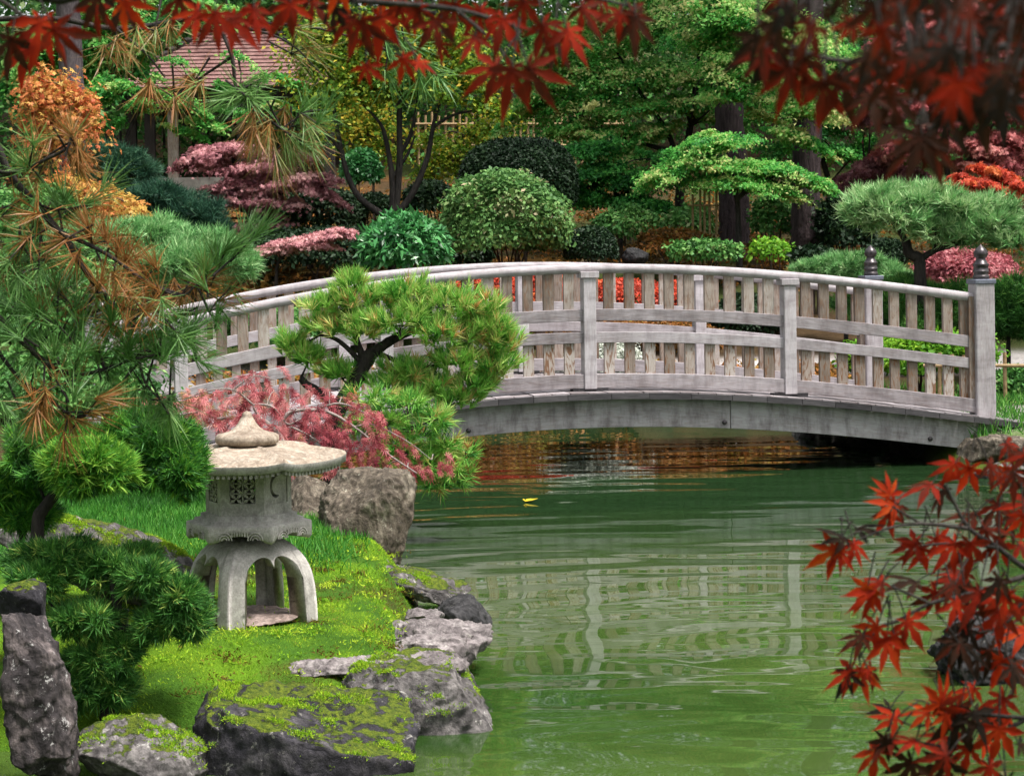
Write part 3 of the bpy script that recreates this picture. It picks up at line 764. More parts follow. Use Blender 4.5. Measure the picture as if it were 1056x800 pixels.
def firebox():
    mb = MB(); lat = MB()
    for k in range(6):
        full = [(0, BZ0), (1, BZ0), (1, BZ1), (0, BZ1)]
        z0, z1 = BZ0+.052, BZ1-.028
        if k in (4, 2, 3):      # lattice faces
            win = [(.20, z0), (.80, z0), (.80, z1), (.20, z1)]
            plate(mb, k, full, [win], BR, .028)
            nrm = (hexpt(1, k, .5, 0)-Vector((LC.x, LC.y, 0))).normalized()
            def pt(t, s): return hexpt(BR, k, .20+.60*t, z0+(z1-z0)*s)-nrm*.010
            nx, ny = 2, 2.3
            for i in range(2):
                for j in range(3):
                    # petals of interlocking circles: each cell has an X of pointed leaves
                    cx0, cx1, cy0, cy1 = i/2, (i+1)/2, j/3, (j+1)/3
                    for (a, b) in (((cx0, cy0), (cx1, cy1)), ((cx1, cy0), (cx0, cy1))):
                        pa, pb = pt(*a), pt(*b); dv = (pb-pa); pr = dv.normalized().cross(nrm)
                        for (f0, f1) in ((0, .5), (.5, 1)):
                            p0 = pa+dv*f0; p1 = pa+dv*f1; mid = (p0+p1)/2; hw = dv.length*.10
                            vs = [p0+nrm*.004, mid+pr*hw+nrm*.006, p1+nrm*.004, mid-pr*hw+nrm*.006]
                            vb = [v-nrm*.014 for v in vs]
                            lat.add(vs+vb, [(0, 1, 2, 3), (7, 6, 5, 4), (0, 4, 5, 1), (1, 5, 6, 2), (2, 6, 7, 3), (3, 7, 4, 0)])
            for i in range(3):
                for (a, b) in (((i/2, 0), (i/2, 1)),) + ((((0, i/3+0), (1, i/3)),) if 0 < i < 3 else ()):
                    pa, pb = pt(*a), pt(*b)
                    V_, F_ = tube_np([pa, pb], [.0035, .0035], 5); lat.add(V_.tolist(), F_.tolist())
        else:                   # crescent window in a sunk panel
            pan = [(.14, BZ0+.045), (.86, BZ0+.045), (.86, BZ1-.02), (.14, BZ1-.02)]
            plate(mb, k, full, [pan], BR, .028)
            cz = (z0+z1)/2+.004; cr = []
            for q in range(13):
                a = R(62+236*q/12); cr.append((.47+.040*math.cos(a)/BR*1.0, cz+.048*math.sin(a)))
            for q in range(11):
                a = R(285-210*(q+.5)/11); cr.append((.545+.040*math.cos(a)/BR*.95, cz+.038*math.sin(a)))
            plate(mb, k, [(.139, BZ0+.044), (.861, BZ0+.044), (.861, BZ1-.019), (.139, BZ1-.019)], [cr], BR*.968, .022)
    mb.build('fire_box', M['granite'], lantern); lat.build('window_lattice', M['granite'], lantern)
firebox()
def roof():
    # hexagonal roof with upswept corners; rings from eave to the top
    nt_ = 20; V = []; Fc = []
    levels = [(.395, 0.0), (.37, .012), (.33, .024), (.28, .036), (.23, .046), (.18, .053), (.13, .058), (.05, .062)]
    cols = []
    for k in range(6):
        for j in range(nt_):
            t = j/nt_; s = abs(2*t-1); col = []
            lift = .017*s**3.2
            col.append(hexpt(.20, k, t, .945)); col.append(hexpt(.385, k, t, .930+lift))
            col.append(hexpt(.397, k, t, .933+lift)); col.append(hexpt(.399, k, t, .962+lift))
            for r, z in levels:
                rid = max(0, 1-(1-s)*5)*.012*min(1, r/.2)
                col.append(hexpt(r*(1-.0*s), k, t, .964+z*.88+lift*(r/.395)**2.6+rid*.8))
            cols.append(col)
    n = len(cols); m = len(cols[0])
    for c in cols: V += [tuple(p) for p in c]
    for i in range(n):
        k = (i+1) % n
        for j in range(3, m-1): Fc.append((i*m+j, k*m+j, k*m+j+1, i*m+j+1))
    o = np_mesh('roof', np.array(V), np.array(Fc), M['granite_roof'], lantern)
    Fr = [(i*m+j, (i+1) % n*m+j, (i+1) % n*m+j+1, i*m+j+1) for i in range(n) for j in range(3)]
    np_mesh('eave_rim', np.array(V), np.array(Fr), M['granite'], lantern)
    mb = MB()
    for k in range(6):
        nrm = (hexpt(1, k, .5, 0)-Vector((LC.x, LC.y, 0))).normalized(); tang = (hexpt(1, k, 1, 0)-hexpt(1, k, 0, 0)).normalized()
        for q in range(17):
            t = (q+.5)/17; s = abs(2*t-1)
            mb.box(hexpt(.365, k, t, .922+.017*s**3.2), (.011, .03, .014), (tang, nrm, Vector((0, 0, 1))))
    mb.build('eave_block', M['granite'], lantern).name = 'eave_trim'
    prof = [(.02, 0), (.112, .002), (.126, .012), (.130, .024), (.128, .036), (.118, .045), (.095, .050), (.070, .058), (.050, .072), (.036, .090), (.026, .108), (.019, .118), (.020, .124), (.014, .132), (.001, .138)]
    V, Fc = lathe([(r, z) for r, z in prof], Vector((LC.x-.002, LC.y, 1.018)), 28)
    np_mesh('finial', V, Fc, M['granite_roof'], lantern, smooth=True)
roof()
_b = P(258, 633, 9.3); lantern.location = (_b.x, _b.y, _b.z); lantern.scale = (9.3/9,)*3
# ---------------------------------------------------------------- rocks
def rock(label, px, py, Y, rx, rz, ry, mat, seed, rot=0.0, tilt=0.0, sub=5, rough=.16, cuts=9, name='rock', flat=.0, cat='rock', group=None, yaw=0.0, noise_sc=1.7, pw=1.0):
    """rx, rz in photo px half sizes, ry in metres"""
    rng = np.random.default_rng(seed); s = S(Y); c = P(px, py, Y)
    import bmesh
    bm = bmesh.new(); bmesh.ops.create_icosphere(bm, subdivisions=sub, radius=1)
    V = np.array([tuple(v.co) for v in bm.verts]); Fc = np.array([[v.index for v in f.verts] for f in bm.faces]); bm.free()
    if pw != 1.0: V = np.sign(V)*np.abs(V)**pw
    for i in range(cuts):
        n = norm(rng.normal(size=(1, 3)))[0]; d = rng.uniform(.55, .85)
        k = V@n-d; V = V-np.where(k > 0, k, 0)[:, None]*n*.92
    if flat: V[:, 2] = np.where(V[:, 2] > flat, flat+(V[:, 2]-flat)*.18, V[:, 2])
    dims = np.array([rx*s, ry, rz*s]); off = seed*13.7
    W = V*dims
    N = norm(V/dims)
    L = float(np.mean(dims))
    disp = np.empty(len(V))
    for i, v in enumerate(W):
        q = Vector(v)*(noise_sc/L)+Vector((off, off*.3, 0))
        a = noise.fractal(q, 1.0, 2.1, 5); b = 1-abs(noise.noise(q*2.3+Vector((7, 3, 1))))*2
        disp[i] = a*.6+b*.35*abs(b)+.22*noise.fractal(q*5.5, .9, 2.2, 3)
    W = W+N*(disp*rough*L)[:, None]
    m = Matrix.Rotation(R(yaw), 3, 'Z')@Matrix.Rotation(R(rot), 3, 'Y')@Matrix.Rotation(R(tilt), 3, 'X')
    W = W@np.array(m).T
    org = Vector((c.x, c.y, 0)); W = W+np.array(tuple(c))
    ROCKS.append((W, Fc, mat, Y))
    o = np_mesh(name, W, Fc, M[mat], origin=org, smooth=True)
    # keep creases of the facets a little harder
    return tag(o, label, cat, group)
RG = 'boulders along the pond edge'
ROCKS = []
rock('tall upright rock with white lichen in the bottom corner beside the dwarf pine', 40, 725, 7.5, 48, 116, .22, 'rock_stand', 3, rot=-6, rough=.13, cuts=22, group=RG, sub=6, noise_sc=1.7)
rock('small flat-topped dark block resting behind the tall upright rock', 28, 632, 7.72, 27, 33, .10, 'rock_dark', 5, rot=-14, rough=.08, group=RG, pw=.6)
rock('low mossy grey rock at the waterline right of the upright rock', 146, 783, 7.75, 72, 42, .26, 'rock_mossy', 8, rot=6, rough=.14, group=RG, sub=6)
rock('narrow dark stone wedged between the low mossy rock and the broad slate rock', 207, 770, 7.85, 14, 34, .10, 'rock_dark', 11, group=RG)
rock('broad dark slate rock with a moss-covered top at the front shoreline', 330, 764, 7.98, 126, 58, .34, 'rock_dark', 14, rough=.12, flat=.70, cuts=6, group=RG, sub=6, pw=.62, rot=4)
rock('rounded mossy boulder at the tip of the shore with pale upper edge', 438, 722, 8.58, 84, 54, .32, 'rock_mossy', 17, rough=.15, flat=.72, cuts=6, group=RG, sub=6, pw=.75, rot=3)
rock('long pale flat ledge stone half sunk in moss above the slate rock', 390, 688, 8.62, 96, 15, .16, 'rock_pale', 21, rough=.20, flat=.5, group=RG, sub=6)
rock('pale layered ledge stone stepping down to the water behind the rounded boulder', 450, 662, 9.45, 54, 27, .30, 'rock_pale', 24, rough=.20, flat=.5, group=RG, sub=6, pw=.6)
rock('small pale plate lying on the ledge stone by the water', 437, 636, 9.95, 28, 9, .12, 'rock_pale', 27, rough=.2, flat=.5, group=RG)
rock('dark wet point of rock reaching into the pond beyond the ledge', 478, 640, 10.6, 28, 24, .30, 'rock_wet', 30, rough=.16, rot=18, group=RG)
rock('long grey slab sloping along the shore in front of the stump-shaped boulder', 432, 601, 11.0, 60, 15, .20, 'rock_mossy', 33, rot=16, rough=.16, group=RG, flat=.6)
rock('small pinkish pale stone at the head of the sloping slab', 389, 588, 11.2, 17, 13, .10, 'rock_pale', 36, rough=.12, group=RG)
rock('tall stump-shaped brown boulder with lichen between lantern and water', 371, 536, 11.7, 60, 64, .32, 'rock_brown', 39, rough=.12, flat=.76, cuts=6, group=RG, sub=6, noise_sc=2.0, pw=.62)
rock('narrow brown boulder tucked behind the lantern beside the stump-shaped boulder', 312, 530, 12.1, 28, 44, .22, 'rock_brown', 42, rough=.15, group=RG, pw=.8)
rock('long sloping mossy boulder behind the lower dwarf pine', 95, 572, 9.6, 115, 40, .30, 'rock_mossy', 45, rot=17, rough=.10, cuts=6, group=RG, sub=6)
rock('dark wet rock in the water behind the red maple leaves', 1012, 680, 9.25, 56, 48, .30, 'rock_wet', 48, rough=.2, group=RG, sub=6)
rock('upper pale abutment stone under the right end of the bridge', 1030, 463, 17.1, 44, 15, .30, 'rock_brown', 51, rough=.14, pw=.7, flat=.7, group=RG)
rock('lower dark abutment stone under the right end of the bridge', 1040, 489, 16.9, 44, 17, .28, 'rock_mossy', 54, rough=.14, pw=.7, group=RG)
rock('dark stone standing in the water under the right half of the bridge', 845, 452, 20.6, 30, 20, .3, 'rock_mossy', 57, rough=.16, group=RG)
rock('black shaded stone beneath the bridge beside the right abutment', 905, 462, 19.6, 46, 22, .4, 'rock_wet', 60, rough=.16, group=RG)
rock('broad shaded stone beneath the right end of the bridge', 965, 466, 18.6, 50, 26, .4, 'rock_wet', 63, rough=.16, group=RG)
rock('grey abutment stone under the left end of the bridge behind the laceleaf maple', 250, 480, 15.9, 60, 18, .3, 'rock_mossy', 66, rough=.14, group=RG)
rock('small dark stone on the slope above the bridge handrail', 655, 264, 28, 14, 10, .2, 'rock_wet', 69, rough=.16, sub=4)
rock('thin pale stone flush with the moss left of the long ledge', 318, 686, 8.62, 26, 6, .08, 'rock_pale', 72, rough=.2, flat=.4)
slab = rock('flat reddish paving stone under the lantern legs', 260, 634.5, 9.28, 54, 4.5, .21, 'slab', 75, rough=.1, flat=.5, name='paving_stone', cat='paving stone', sub=5)
# ---------------------------------------------------------------- small fixtures
def stake():  # plain dark stake with a wider round head, gives no light
    c = P(125, 640, 8.3); b = Vector((c.x, c.y, c.z-.12)); t = thing('black_stake', 'short black stake with a wider head among the lower dwarf pine pads', 'spotlight', b)
    V, Fc = lathe([(.006, 0), (.008, .06), (.020, .075), (.027, .085), (.027, .15), (.030, .155), (.030, .162), (.001, .163)], b, 14)
    np_mesh('stake_head', V, Fc, M['black'], t, smooth=True)
    V, Fc = lathe([(.009, -.14), (.011, .058)], b, 8); np_mesh('stake', V, Fc, M['black'], t)
stake()
def floating_leaf():
    d = P(541, 518, 1); t = H/(H-d.z); c = Vector((d.x*t, t, .006))
    V0, F0 = T_STAR; rng = np.random.default_rng(5)
    V = []; Fc = []
    for a, l in ((0, .10), (35, .075), (-40, .075), (85, .05), (-85, .05)):
        b = len(V); ca, sa = math.cos(R(a+15)), math.sin(R(a+15))
        for x_, y_, z_ in ((0, 0, 0), (.5, -.2, .06), (1, 0, .12), (.5, .2, .10)):
            x, y = x_*l, y_*l; V.append((c.x+x*ca-y*sa, c.y+x*sa+y*ca, c.z+z_*l*1.6+.002*b/4))
        Fc.append((b, b+1, b+2, b+3))
    o = np_mesh('fallen_leaf', np.array(V), np.array(Fc), M['leaf_yellow'], origin=c, tint=np.full(5, .6))
    tag(o, 'yellow fallen maple leaf floating on the dark water below the bridge', 'leaf')
floating_leaf()
def bamboo_fence(name, label, xs, py0, py1, rails, Y, r, lean=0, railpx=None, cat='fence', dY=0.0):
    base = P(sum(xs)/len(xs), py1, Y); t = thing(name, label, cat, (base.x, base.y, base.z)); rng = random.Random(len(xs))
    for i, x in enumerate(xs):
        yy = Y+dY*i
        a = P(x+rng.uniform(-1, 1), py0+rng.uniform(-3, 3), yy); b = P(x, py1, yy)
        b.z = min(b.z, gz(b.x, b.y)-.02) if b.z-gz(b.x, b.y) < .8 else b.z
        V, Fc = tube_np([a, a.lerp(b, .5), b], [r, r*1.05, r*1.1], 7); np_mesh('cane', V, Fc, M['bamboo'], t)
    for ry_ in rails:
        a = P(xs[0]-4, ry_, Y-.03); b = P(xs[-1]+4, ry_, Y+dY*(len(xs)-1)-.03)
        V, Fc = tube_np([a, b], [r*.9, r*.9], 7); np_mesh('cross_rail', V, Fc, M['bamboo'], t)
bamboo_fence('bamboo_trellis', 'bamboo trellis of thin upright canes among the green maple branches', [714, 721.5, 726, 732, 738], 170, 232, [184, 212], 29.5, .016, cat='trellis')
bamboo_fence('bamboo_fence', 'low bamboo fence behind the right end post of the bridge', [956, 969, 982, 995, 1010, 1037, 1060], 366, 428, [377, 416], 20.6, .018, dY=-.02)
bamboo_fence('bamboo_fence', 'far bamboo screen fence on the slope behind the dark dome bush', list(range(432, 646, 7)), 118, 170, [128, 150], 41, .022)
# ---------------------------------------------------------------- pavilion
def pavilion():
    Y = 45.0; s = S(Y); gx = P(233, 190, Y); g = gz(gx.x, Y+1)
    t = thing('garden_pavilion', 'open garden pavilion with red shingled hip roof and dark timber posts', 'pavilion', (gx.x, Y+1.2, g))
    ez = P(233, 91, Y).z; x0 = P(112, 91, Y).x; x1 = P(360, 91, Y).x; rzv = P(230, 30, Y+1.6).z; rx0 = P(200, 40, Y).x; rx1 = P(268, 40, Y).x
    y0, y1, ym = Y-.2, Y+4.6, Y+2.2
    def course(q, n=15):
        """lap the shingle courses of one slope; q = eave a, eave b, ridge b, ridge a"""
        mb = MB(); a, b, c, d = [Vector(p) for p in q]; nrm = (b-a).cross(d-a).normalized()
        if nrm.z < 0: nrm = -nrm
        for i in range(n):
            f0, f1 = i/n, (i+1)/n+.012
            p0, p1 = a.lerp(d, f0), b.lerp(c, f0); p2, p3 = b.lerp(c, min(1, f1)), a.lerp(d, min(1, f1))
            up_ = nrm*.035
            vs = [p0+up_, p1+up_, p2+nrm*.004, p3+nrm*.004, p0, p1]
            mb.add(vs, [(0, 1, 2, 3), (4, 5, 1, 0)])
        return mb
    rid0, rid1 = (rx0, ym, rzv), (rx1, ym, rzv)
    A, B, C_, D = (x0, y0, ez), (x1, y0, ez), (x1, y1, ez), (x0, y1, ez)
    roofs = MB()
    for q in ((A, B, rid1, rid0), (B, C_, rid1, rid1), (C_, D, rid0, rid1), (D, A, rid0, rid0)):
        k = course(q); roofs.add(k.v, k.f)
    roofs.build('roof', M['shingle'], t)
    mb = MB()
    for a, b in ((A, rid0), (B, rid1), (C_, rid1), (D, rid0), (rid0, rid1)):
        a, b = Vector(a), Vector(b)
        n = 12
        for i in range(n):
            p = a.lerp(b, i/n); q = a.lerp(b, (i+1.15)/n)
            V, Fc = tube_np([p+Vector((0, 0, .075)), q+Vector((0, 0, .035))], [.085, .05], 6); mb.add(V.tolist(), Fc.tolist())
    mb.build('ridge_cap', M['wood_dark'], t)
    mb = MB()
    for (cx_, cy_, sx, sy) in (((x0+x1)/2, y0+.35, x1-x0-.5, .14), ((x0+x1)/2, y1-.35, x1-x0-.5, .14), (x0+.45, (y0+y1)/2, .14, y1-y0-.6), (x1-.45, (y0+y1)/2, .14, y1-y0-.6)):
        mb.box((cx_, cy_, ez-.16), (sx, sy, .26))
    mb.box(((x0+x1)/2, (y0+y1)/2, ez-.025), (x1-x0-.06, y1-y0-.06, .03))
    mb.build('eave_beam', M['wood_dark'], t)
    for px, yy in ((136, Y+.5), (155, Y+.35), (250, Y+.35), (340, Y+.35), (136, Y+4), (250, Y+4), (340, Y+4)):
        x = P(px, 150, yy).x; mb = MB(); zb = gz(x, yy)-.1
        mb.box((x, yy, (ez-.2+zb)/2), (.2, .2, ez-.2-zb)); mb.build('post', M['wood_dark'], t)
    for px in (176,):
        x = P(px, 150, Y).x; mb = MB(); zb = gz(x, Y)-.1
        mb.box((x, Y+.36, (ez-.2+zb)/2), (.2, .2, ez-.2-zb)); mb.build('post', M['wood_baluster'], t)
    mb = MB(); xa, xb = P(160, 190, Y).x, P(345, 190, Y).x; zt = P(250, 182, Y).z; mb.box(((xa+xb)/2, Y+.30, zt-.5), (xb-xa, .16, 1.0)); mb.build('low_wall', M['plaster'], t)
    mb = MB()
    for i in range(16):
        x = P(108+i*15, 100, Y+4).x; mb.box((x, Y+4.1, (ez-.3+g)/2+.3), (.05, .05, ez-.5-g))
    for z in (g+.7, g+1.6): mb.box(((x0+x1)/2, Y+4.14, z), (x1-x0-.8, .05, .08))
    mb.build('back_screen', M['wood_dark'], t)
pavilion()
# ---------------------------------------------------------------- plants
def pxpath(path, Y):
    out = []
    for p in path:
        out.append(P(p[0], p[1], Y+(p[2] if len(p) > 2 else 0)))
    return out
def plant(name, label, cat, Y, base, trunks, pads, leaf, bark, size, tmpl=T_LEAF, dens=1.0, group=None, seed=1, droop=.5, sig=.16, sigz=.20, shell=1.5, limbs=True, up=.8, clump=90, lsz=.62, lden=2.0, flat=.62, tint=(.5, .22), crown='crown', limb_r=.02, rydepth=1.0, down=False, per=60):
    """trunks: list of (px path, r0, r1) in metres; pads: (px,py,rx,rz[,dY[,n]]) in photo px"""
    rng = np.random.default_rng(seed); rr = random.Random(seed); s = S(Y)
    b = P(base[0], base[1], Y); g = gz(b.x, b.y); bz = min(b.z, g+.02) if abs(b.z-g) < 1.2 else g
    t = thing(name, label, cat, (b.x, b.y, bz), group)
    tubes = []; tips = []; size *= lsz; dens *= lden
    for path, r0, r1 in trunks:
        pts = pxpath(path, Y)
        if path is trunks[0][0]: pts = [Vector((pts[0].x, pts[0].y, g-.15))]+pts if pts[0].z-g > .05 else [Vector((pts[0].x, pts[0].y, g-.15))]+pts[1:]
        tubes.append(limb(pts, r0, r1, 8, 6, .07, rr)); tips += [(p, r0+(r1-r0)*i/len(pts)) for i, p in enumerate(smooth_path(pts, 4)[3:] if len(pts) > 1 else pts)] if False else [(p, r1) for p in pts[1:]]
    L = Leaves()
    for pd in pads:
        px, py, rx, rz = pd[:4]; dY = pd[4] if len(pd) > 4 else 0.0
        c = P(px, py, Y+dY); r = (rx*s, rx*s*rydepth, rz*s*flat)
        area = rx*rz
        n = int(pd[5]*dens) if len(pd) > 5 else int(per*dens*(area**.5)*1.6)
        tl = .30*max(-1, min(1, (c.x-b.x)/(70*s)))+rr.gauss(0, .13)
        C, N, tn = pad_leaves(rng, c, r, n, droop, clump, sig, sigz, shell, up, tint, tl)
        D = None
        if down: D = rng.normal(size=(n, 3))*.45+np.array([0, 0, -1.0])
        L.put(tmpl, C, N if not down else rng.normal(size=(n, 3)), size*rng.uniform(.65, 1.25, n), tn, rng, D=D)
        if limbs and tips:
            a = min(tips, key=lambda q: (q[0]-c).length)[0]; d = c-a
            mid = a.lerp(c, .5)+Vector((rr.uniform(-.1, .1), rr.uniform(-.1, .1), .12*d.length))
            tubes.append(limb([a, mid, c], limb_r, limb_r*.3, 5, 4, .05, rr))
            for k in range(5):
                e = c+Vector((rr.uniform(-1, 1)*r[0]*.8, rr.uniform(-1, 1)*r[1]*.8, rr.uniform(-.5, .4)*r[2]))
                tubes.append(limb([mid.lerp(c, rr.uniform(.3, 1)), c.lerp(e, .5)+Vector((0, 0, .05*d.length)), e], limb_r*.4, limb_r*.12, 4, 3, 0, rr))
    if tubes: V, Fc = merge(tubes); np_mesh('trunk', V, Fc, M[bark], t, smooth=True)
    L.build(crown, M[leaf], t)
    return t
def bush(name, label, cat, px, py, Y, rx, rz, n, leaf, size, ry=None, seed=1, bumpy=.05, p=2.0, group=None, out=.9, tmpl=T_LEAF, fill=.25, crown='foliage', bark='bark_brown', single=True):
    """mound-shaped shrub with short stems inside"""
    rng = np.random.default_rng(seed); rr = random.Random(seed); s = S(Y); c = P(px, py, Y); g = gz(c.x, Y)
    ry = ry or rx*s
    if leaf != 'leaf_dark' and size > .06: size *= .68; n = int(n*1.9)
    t = thing(name, label, cat, (c.x, c.y, min(g, c.z-rz*s*.6)), group)
    C, N, tn = dome_leaves(rng, c, (rx*s, ry, rz*s), n, bumpy, fill=fill, p=p)
    k = len(C)
    N2 = norm(N)*out+rng.normal(size=(k, 3))*.75+np.array([0, 0, .45])
    D = norm(N)*.5+rng.normal(size=(k, 3))*.7
    L = Leaves(); L.put(tmpl, C, N2, size*rng.uniform(.6, 1.3, k), tn, rng, D=D); L.build(crown, M[leaf], t)
    tubes = []
    for i in range(7):
        e = c+Vector((rr.uniform(-.6, .6)*rx*s, rr.uniform(-.6, .6)*ry, rr.uniform(0, .7)*rz*s)); a = Vector((c.x+rr.uniform(-.1, .1), c.y+rr.uniform(-.1, .1), min(g, c.z-rz*s*.6)-.05))
        tubes.append(limb([a, a.lerp(e, .5)+Vector((rr.uniform(-.05, .05), 0, .05)), e], .018, .005, 5, 3, 0, rr))
    V, Fc = merge(tubes); np_mesh('stem', V, Fc, M[bark], t)
    return t
def pine_pads(name, label, cat, Y, base, trunks, pads, needle, bark, nl, nw, ntuft=14, seed=1, group=None, spread=.75, dens=1.0, tint=(.45, .18), updir=1.0, limb_r=.015, rydepth=1.0, tmpl=T_NEEDLE, zfill=.35):
    rng = np.random.default_rng(seed); rr = random.Random(seed); s = S(Y)
    b = P(base[0], base[1], Y); g = gz(b.x, b.y)
    t = thing(name, label, cat, (b.x, b.y, g), group); tubes = []; tips = []
    for path, r0, r1 in trunks:
        pts = pxpath(path, Y)
        if path is trunks[0][0]: pts = [Vector((pts[0].x, pts[0].y, min(g-.1, pts[0].z-.02)))]+pts
        tubes.append(limb(pts, r0, r1, 9, 6, .10, rr)); tips += pts[1:]
    L = Leaves()
    for pd in pads:
        px, py, rx, rz = pd[:4]; dY = pd[4] if len(pd) > 4 else 0; tb = pd[5] if len(pd) > 5 else tint[0]
        c = P(px, py, Y+dY); r = np.array([rx*s, rx*s*rydepth, rz*s])
        n = int(dens*28*(rx*rz)**.5)
        d = norm(rng.normal(size=(n, 3))); d[:, 2] = np.where((d[:, 2] < 0) & (rng.random(n) > zfill), -d[:, 2], d[:, 2])
        lf = norm(rng.normal(size=(4, 3))); wob = .92+.30*np.sin(d@lf.T*np.array([3.2, 4.4, 5.5, 7])+rng.uniform(0, 6, 4)).sum(1)/1.6
        pos = d*(rng.uniform(.55, 1.0, n)**.6*wob)[:, None]*r+np.array(tuple(c))
        dirs = d*np.array([.8, .8, .6])+np.array([0, 0, updir*.6])+rng.normal(size=(n, 3))*.25
        tufts(L, rng, pos, dirs, ntuft, nl, nw, spread, np.clip(tb+rng.normal(size=n)*tint[1], 0, 1), .10, tmpl)
        if tips:
            a = min(tips, key=lambda q: (q-c).length); mid = a.lerp(c, .55)+Vector((0, 0, -.08*(c-a).length))
            tubes.append(limb([a, mid, c], limb_r, limb_r*.35, 6, 4, .08, rr))
            for k in range(7):
                e = c+Vector((rr.uniform(-.8, .8)*r[0], rr.uniform(-.8, .8)*r[1], rr.uniform(-.3, .6)*r[2])); tubes.append(limb([mid.lerp(c, rr.random()), c.lerp(e, .6), e], limb_r*.4, limb_r*.15, 4, 3, 0, rr))
    if tubes: V, Fc = merge(tubes); np_mesh('trunk', V, Fc, M[bark], t, smooth=True)
    L.build('needles', M[needle], t); return t
# --- far wood behind everything, plus added foliage walls that block low sky
def wood_and_sky_blockers():
    rng = np.random.default_rng(77); L = Leaves()
    for k, (n, y0, y1, z1, xs, sz) in enumerate(((90000, 47, 54, 11, 13, .17), (60000, 54, 62, 16, 20, .28), (40000, 62, 72, 21, 36, .5))):
        nc = n//60
        cx = rng.uniform(-xs, xs, nc); cy = rng.uniform(y0, y1, nc); cz = rng.uniform(.0, 1, nc)**.9*z1+np.interp(cy, HY, HZ)
        cz *= .85+.3*fbm(cx, cy*0, .35, 3, k)
        idx = rng.integers(0, nc, n)
        C = np.stack([cx, cy, cz], 1)[idx]+rng.normal(size=(n, 3))*np.array([.9, .7, .35])*(.7 if k == 0 else 1.1)
        tn = np.clip(.42+(rng.normal(size=nc)*.22)[idx]+rng.normal(size=n)*.1, 0, 1)
        L.put(T_LEAF, C, rng.normal(size=(n, 3))*.6+np.array([0, -.2, .7]), sz*rng.uniform(.6, 1.3, n), tn, rng)
    for sx in (-1, 1):  # side foliage out of view, added to cut low sky light
        n = 26000; nc = n//60; cy = rng.uniform(-8, 50, nc); cx = sx*(rng.uniform(8.5, 15, nc)+.12*np.clip(cy-20, 0, 40)); cz = rng.uniform(0, 1, nc)*13
        idx = rng.integers(0, nc, n); C = np.stack([cx, cy, cz], 1)[idx]+rng.normal(size=(n, 3))*np.array([1.0, 1.2, .5])
        L.put(T_LEAF, C, rng.normal(size=(n, 3))*.6+np.array([0, 0, .7]), .34*rng.uniform(.6, 1.3, n), np.clip(.45+rng.normal(size=n)*.2, 0, 1), rng)
    n = 14000; nc = n//60; cx = rng.uniform(-14, 14, nc); cy = rng.uniform(-16, -9, nc); cz = rng.uniform(0, 1, nc)*10; idx = rng.integers(0, nc, n)  # more unseen foliage behind the camera, added to block sky light
    C = np.stack([cx, cy, cz], 1)[idx]+rng.normal(size=(n, 3))*np.array([1.1, 1.0, .5]); L.put(T_LEAF, C, rng.normal(size=(n, 3))*.6+np.array([0, 0, .7]), .36*rng.uniform(.6, 1.3, n), np.clip(.45+rng.normal(size=n)*.2, 0, 1), rng)
    o = L.build('wood_and_sky_blockers', M['leaf_mid'], origin=(0, 55, 0)); tag(o, 'dark mass of trees filling the slope behind, plus unseen foliage walls added to block sky', 'wood', kind='stuff')
wood_and_sky_blockers()
# --- big trunks with high crowns
def tall_tree(label, path, Y, r0, r1, bark, seed, crown_pads, leaf='leaf_dark'):
    s = S(Y); rr = random.Random(seed); pts = pxpath(path, Y); g = gz(pts[0].x, Y)
    t = thing('tall_tree', label, 'tree', (pts[0].x, Y, g), None)
    pts = [Vector((pts[0].x, Y, g-.2)), Vector((pts[0].x, Y, g+.25))]+pts[1:]+[pts[-1]+Vector((rr.uniform(-.3, .3), .2, 6))]
    sp = smooth_path(pts, 8); m = len(sp); V, Fc = tube_np(sp, [(r0+(r1-r0)*i/(m-1))*(1+.45*max(0, 1-i/5)) for i in range(m)], 20, .09, rr)
    np_mesh('trunk', V, Fc, M[bark], t, smooth=True)
    top = sp[-1]; L = Leaves(); rng = np.random.default_rng(seed)
    for k in range(12):
        c = top+Vector((rr.uniform(-2.2, 2.2), rr.uniform(-1.5, 1.5), rr.uniform(-2.4, 1.5)))
        C, N, tn = pad_leaves(rng, c, (1.5, 1.3, .6), 800, .4); L.put(T_LEAF, C, N, .16, tn, rng)
    L.build('crown', M[leaf], t)
tall_tree('big rough-barked dark trunk behind the layered green maple', [(758, 262), (757, 200), (752, 120), (748, 60), (748, 0)], 33, .235, .18, 'bark_rough', 2, None)
tall_tree('rough furrowed trunk rising right of the layered green maple above the bridge', [(831, 262), (831, 230), (832, 170), (834, 90), (836, 10)], 30.5, .215, .17, 'bark_rough', 3, None)
tall_tree('smooth grey trunk at the far left behind the orange sapling', [(74, 232), (75, 180), (74, 110), (72, 40), (70, -10)], 34, .21, .17, 'bark_grey', 4, None)
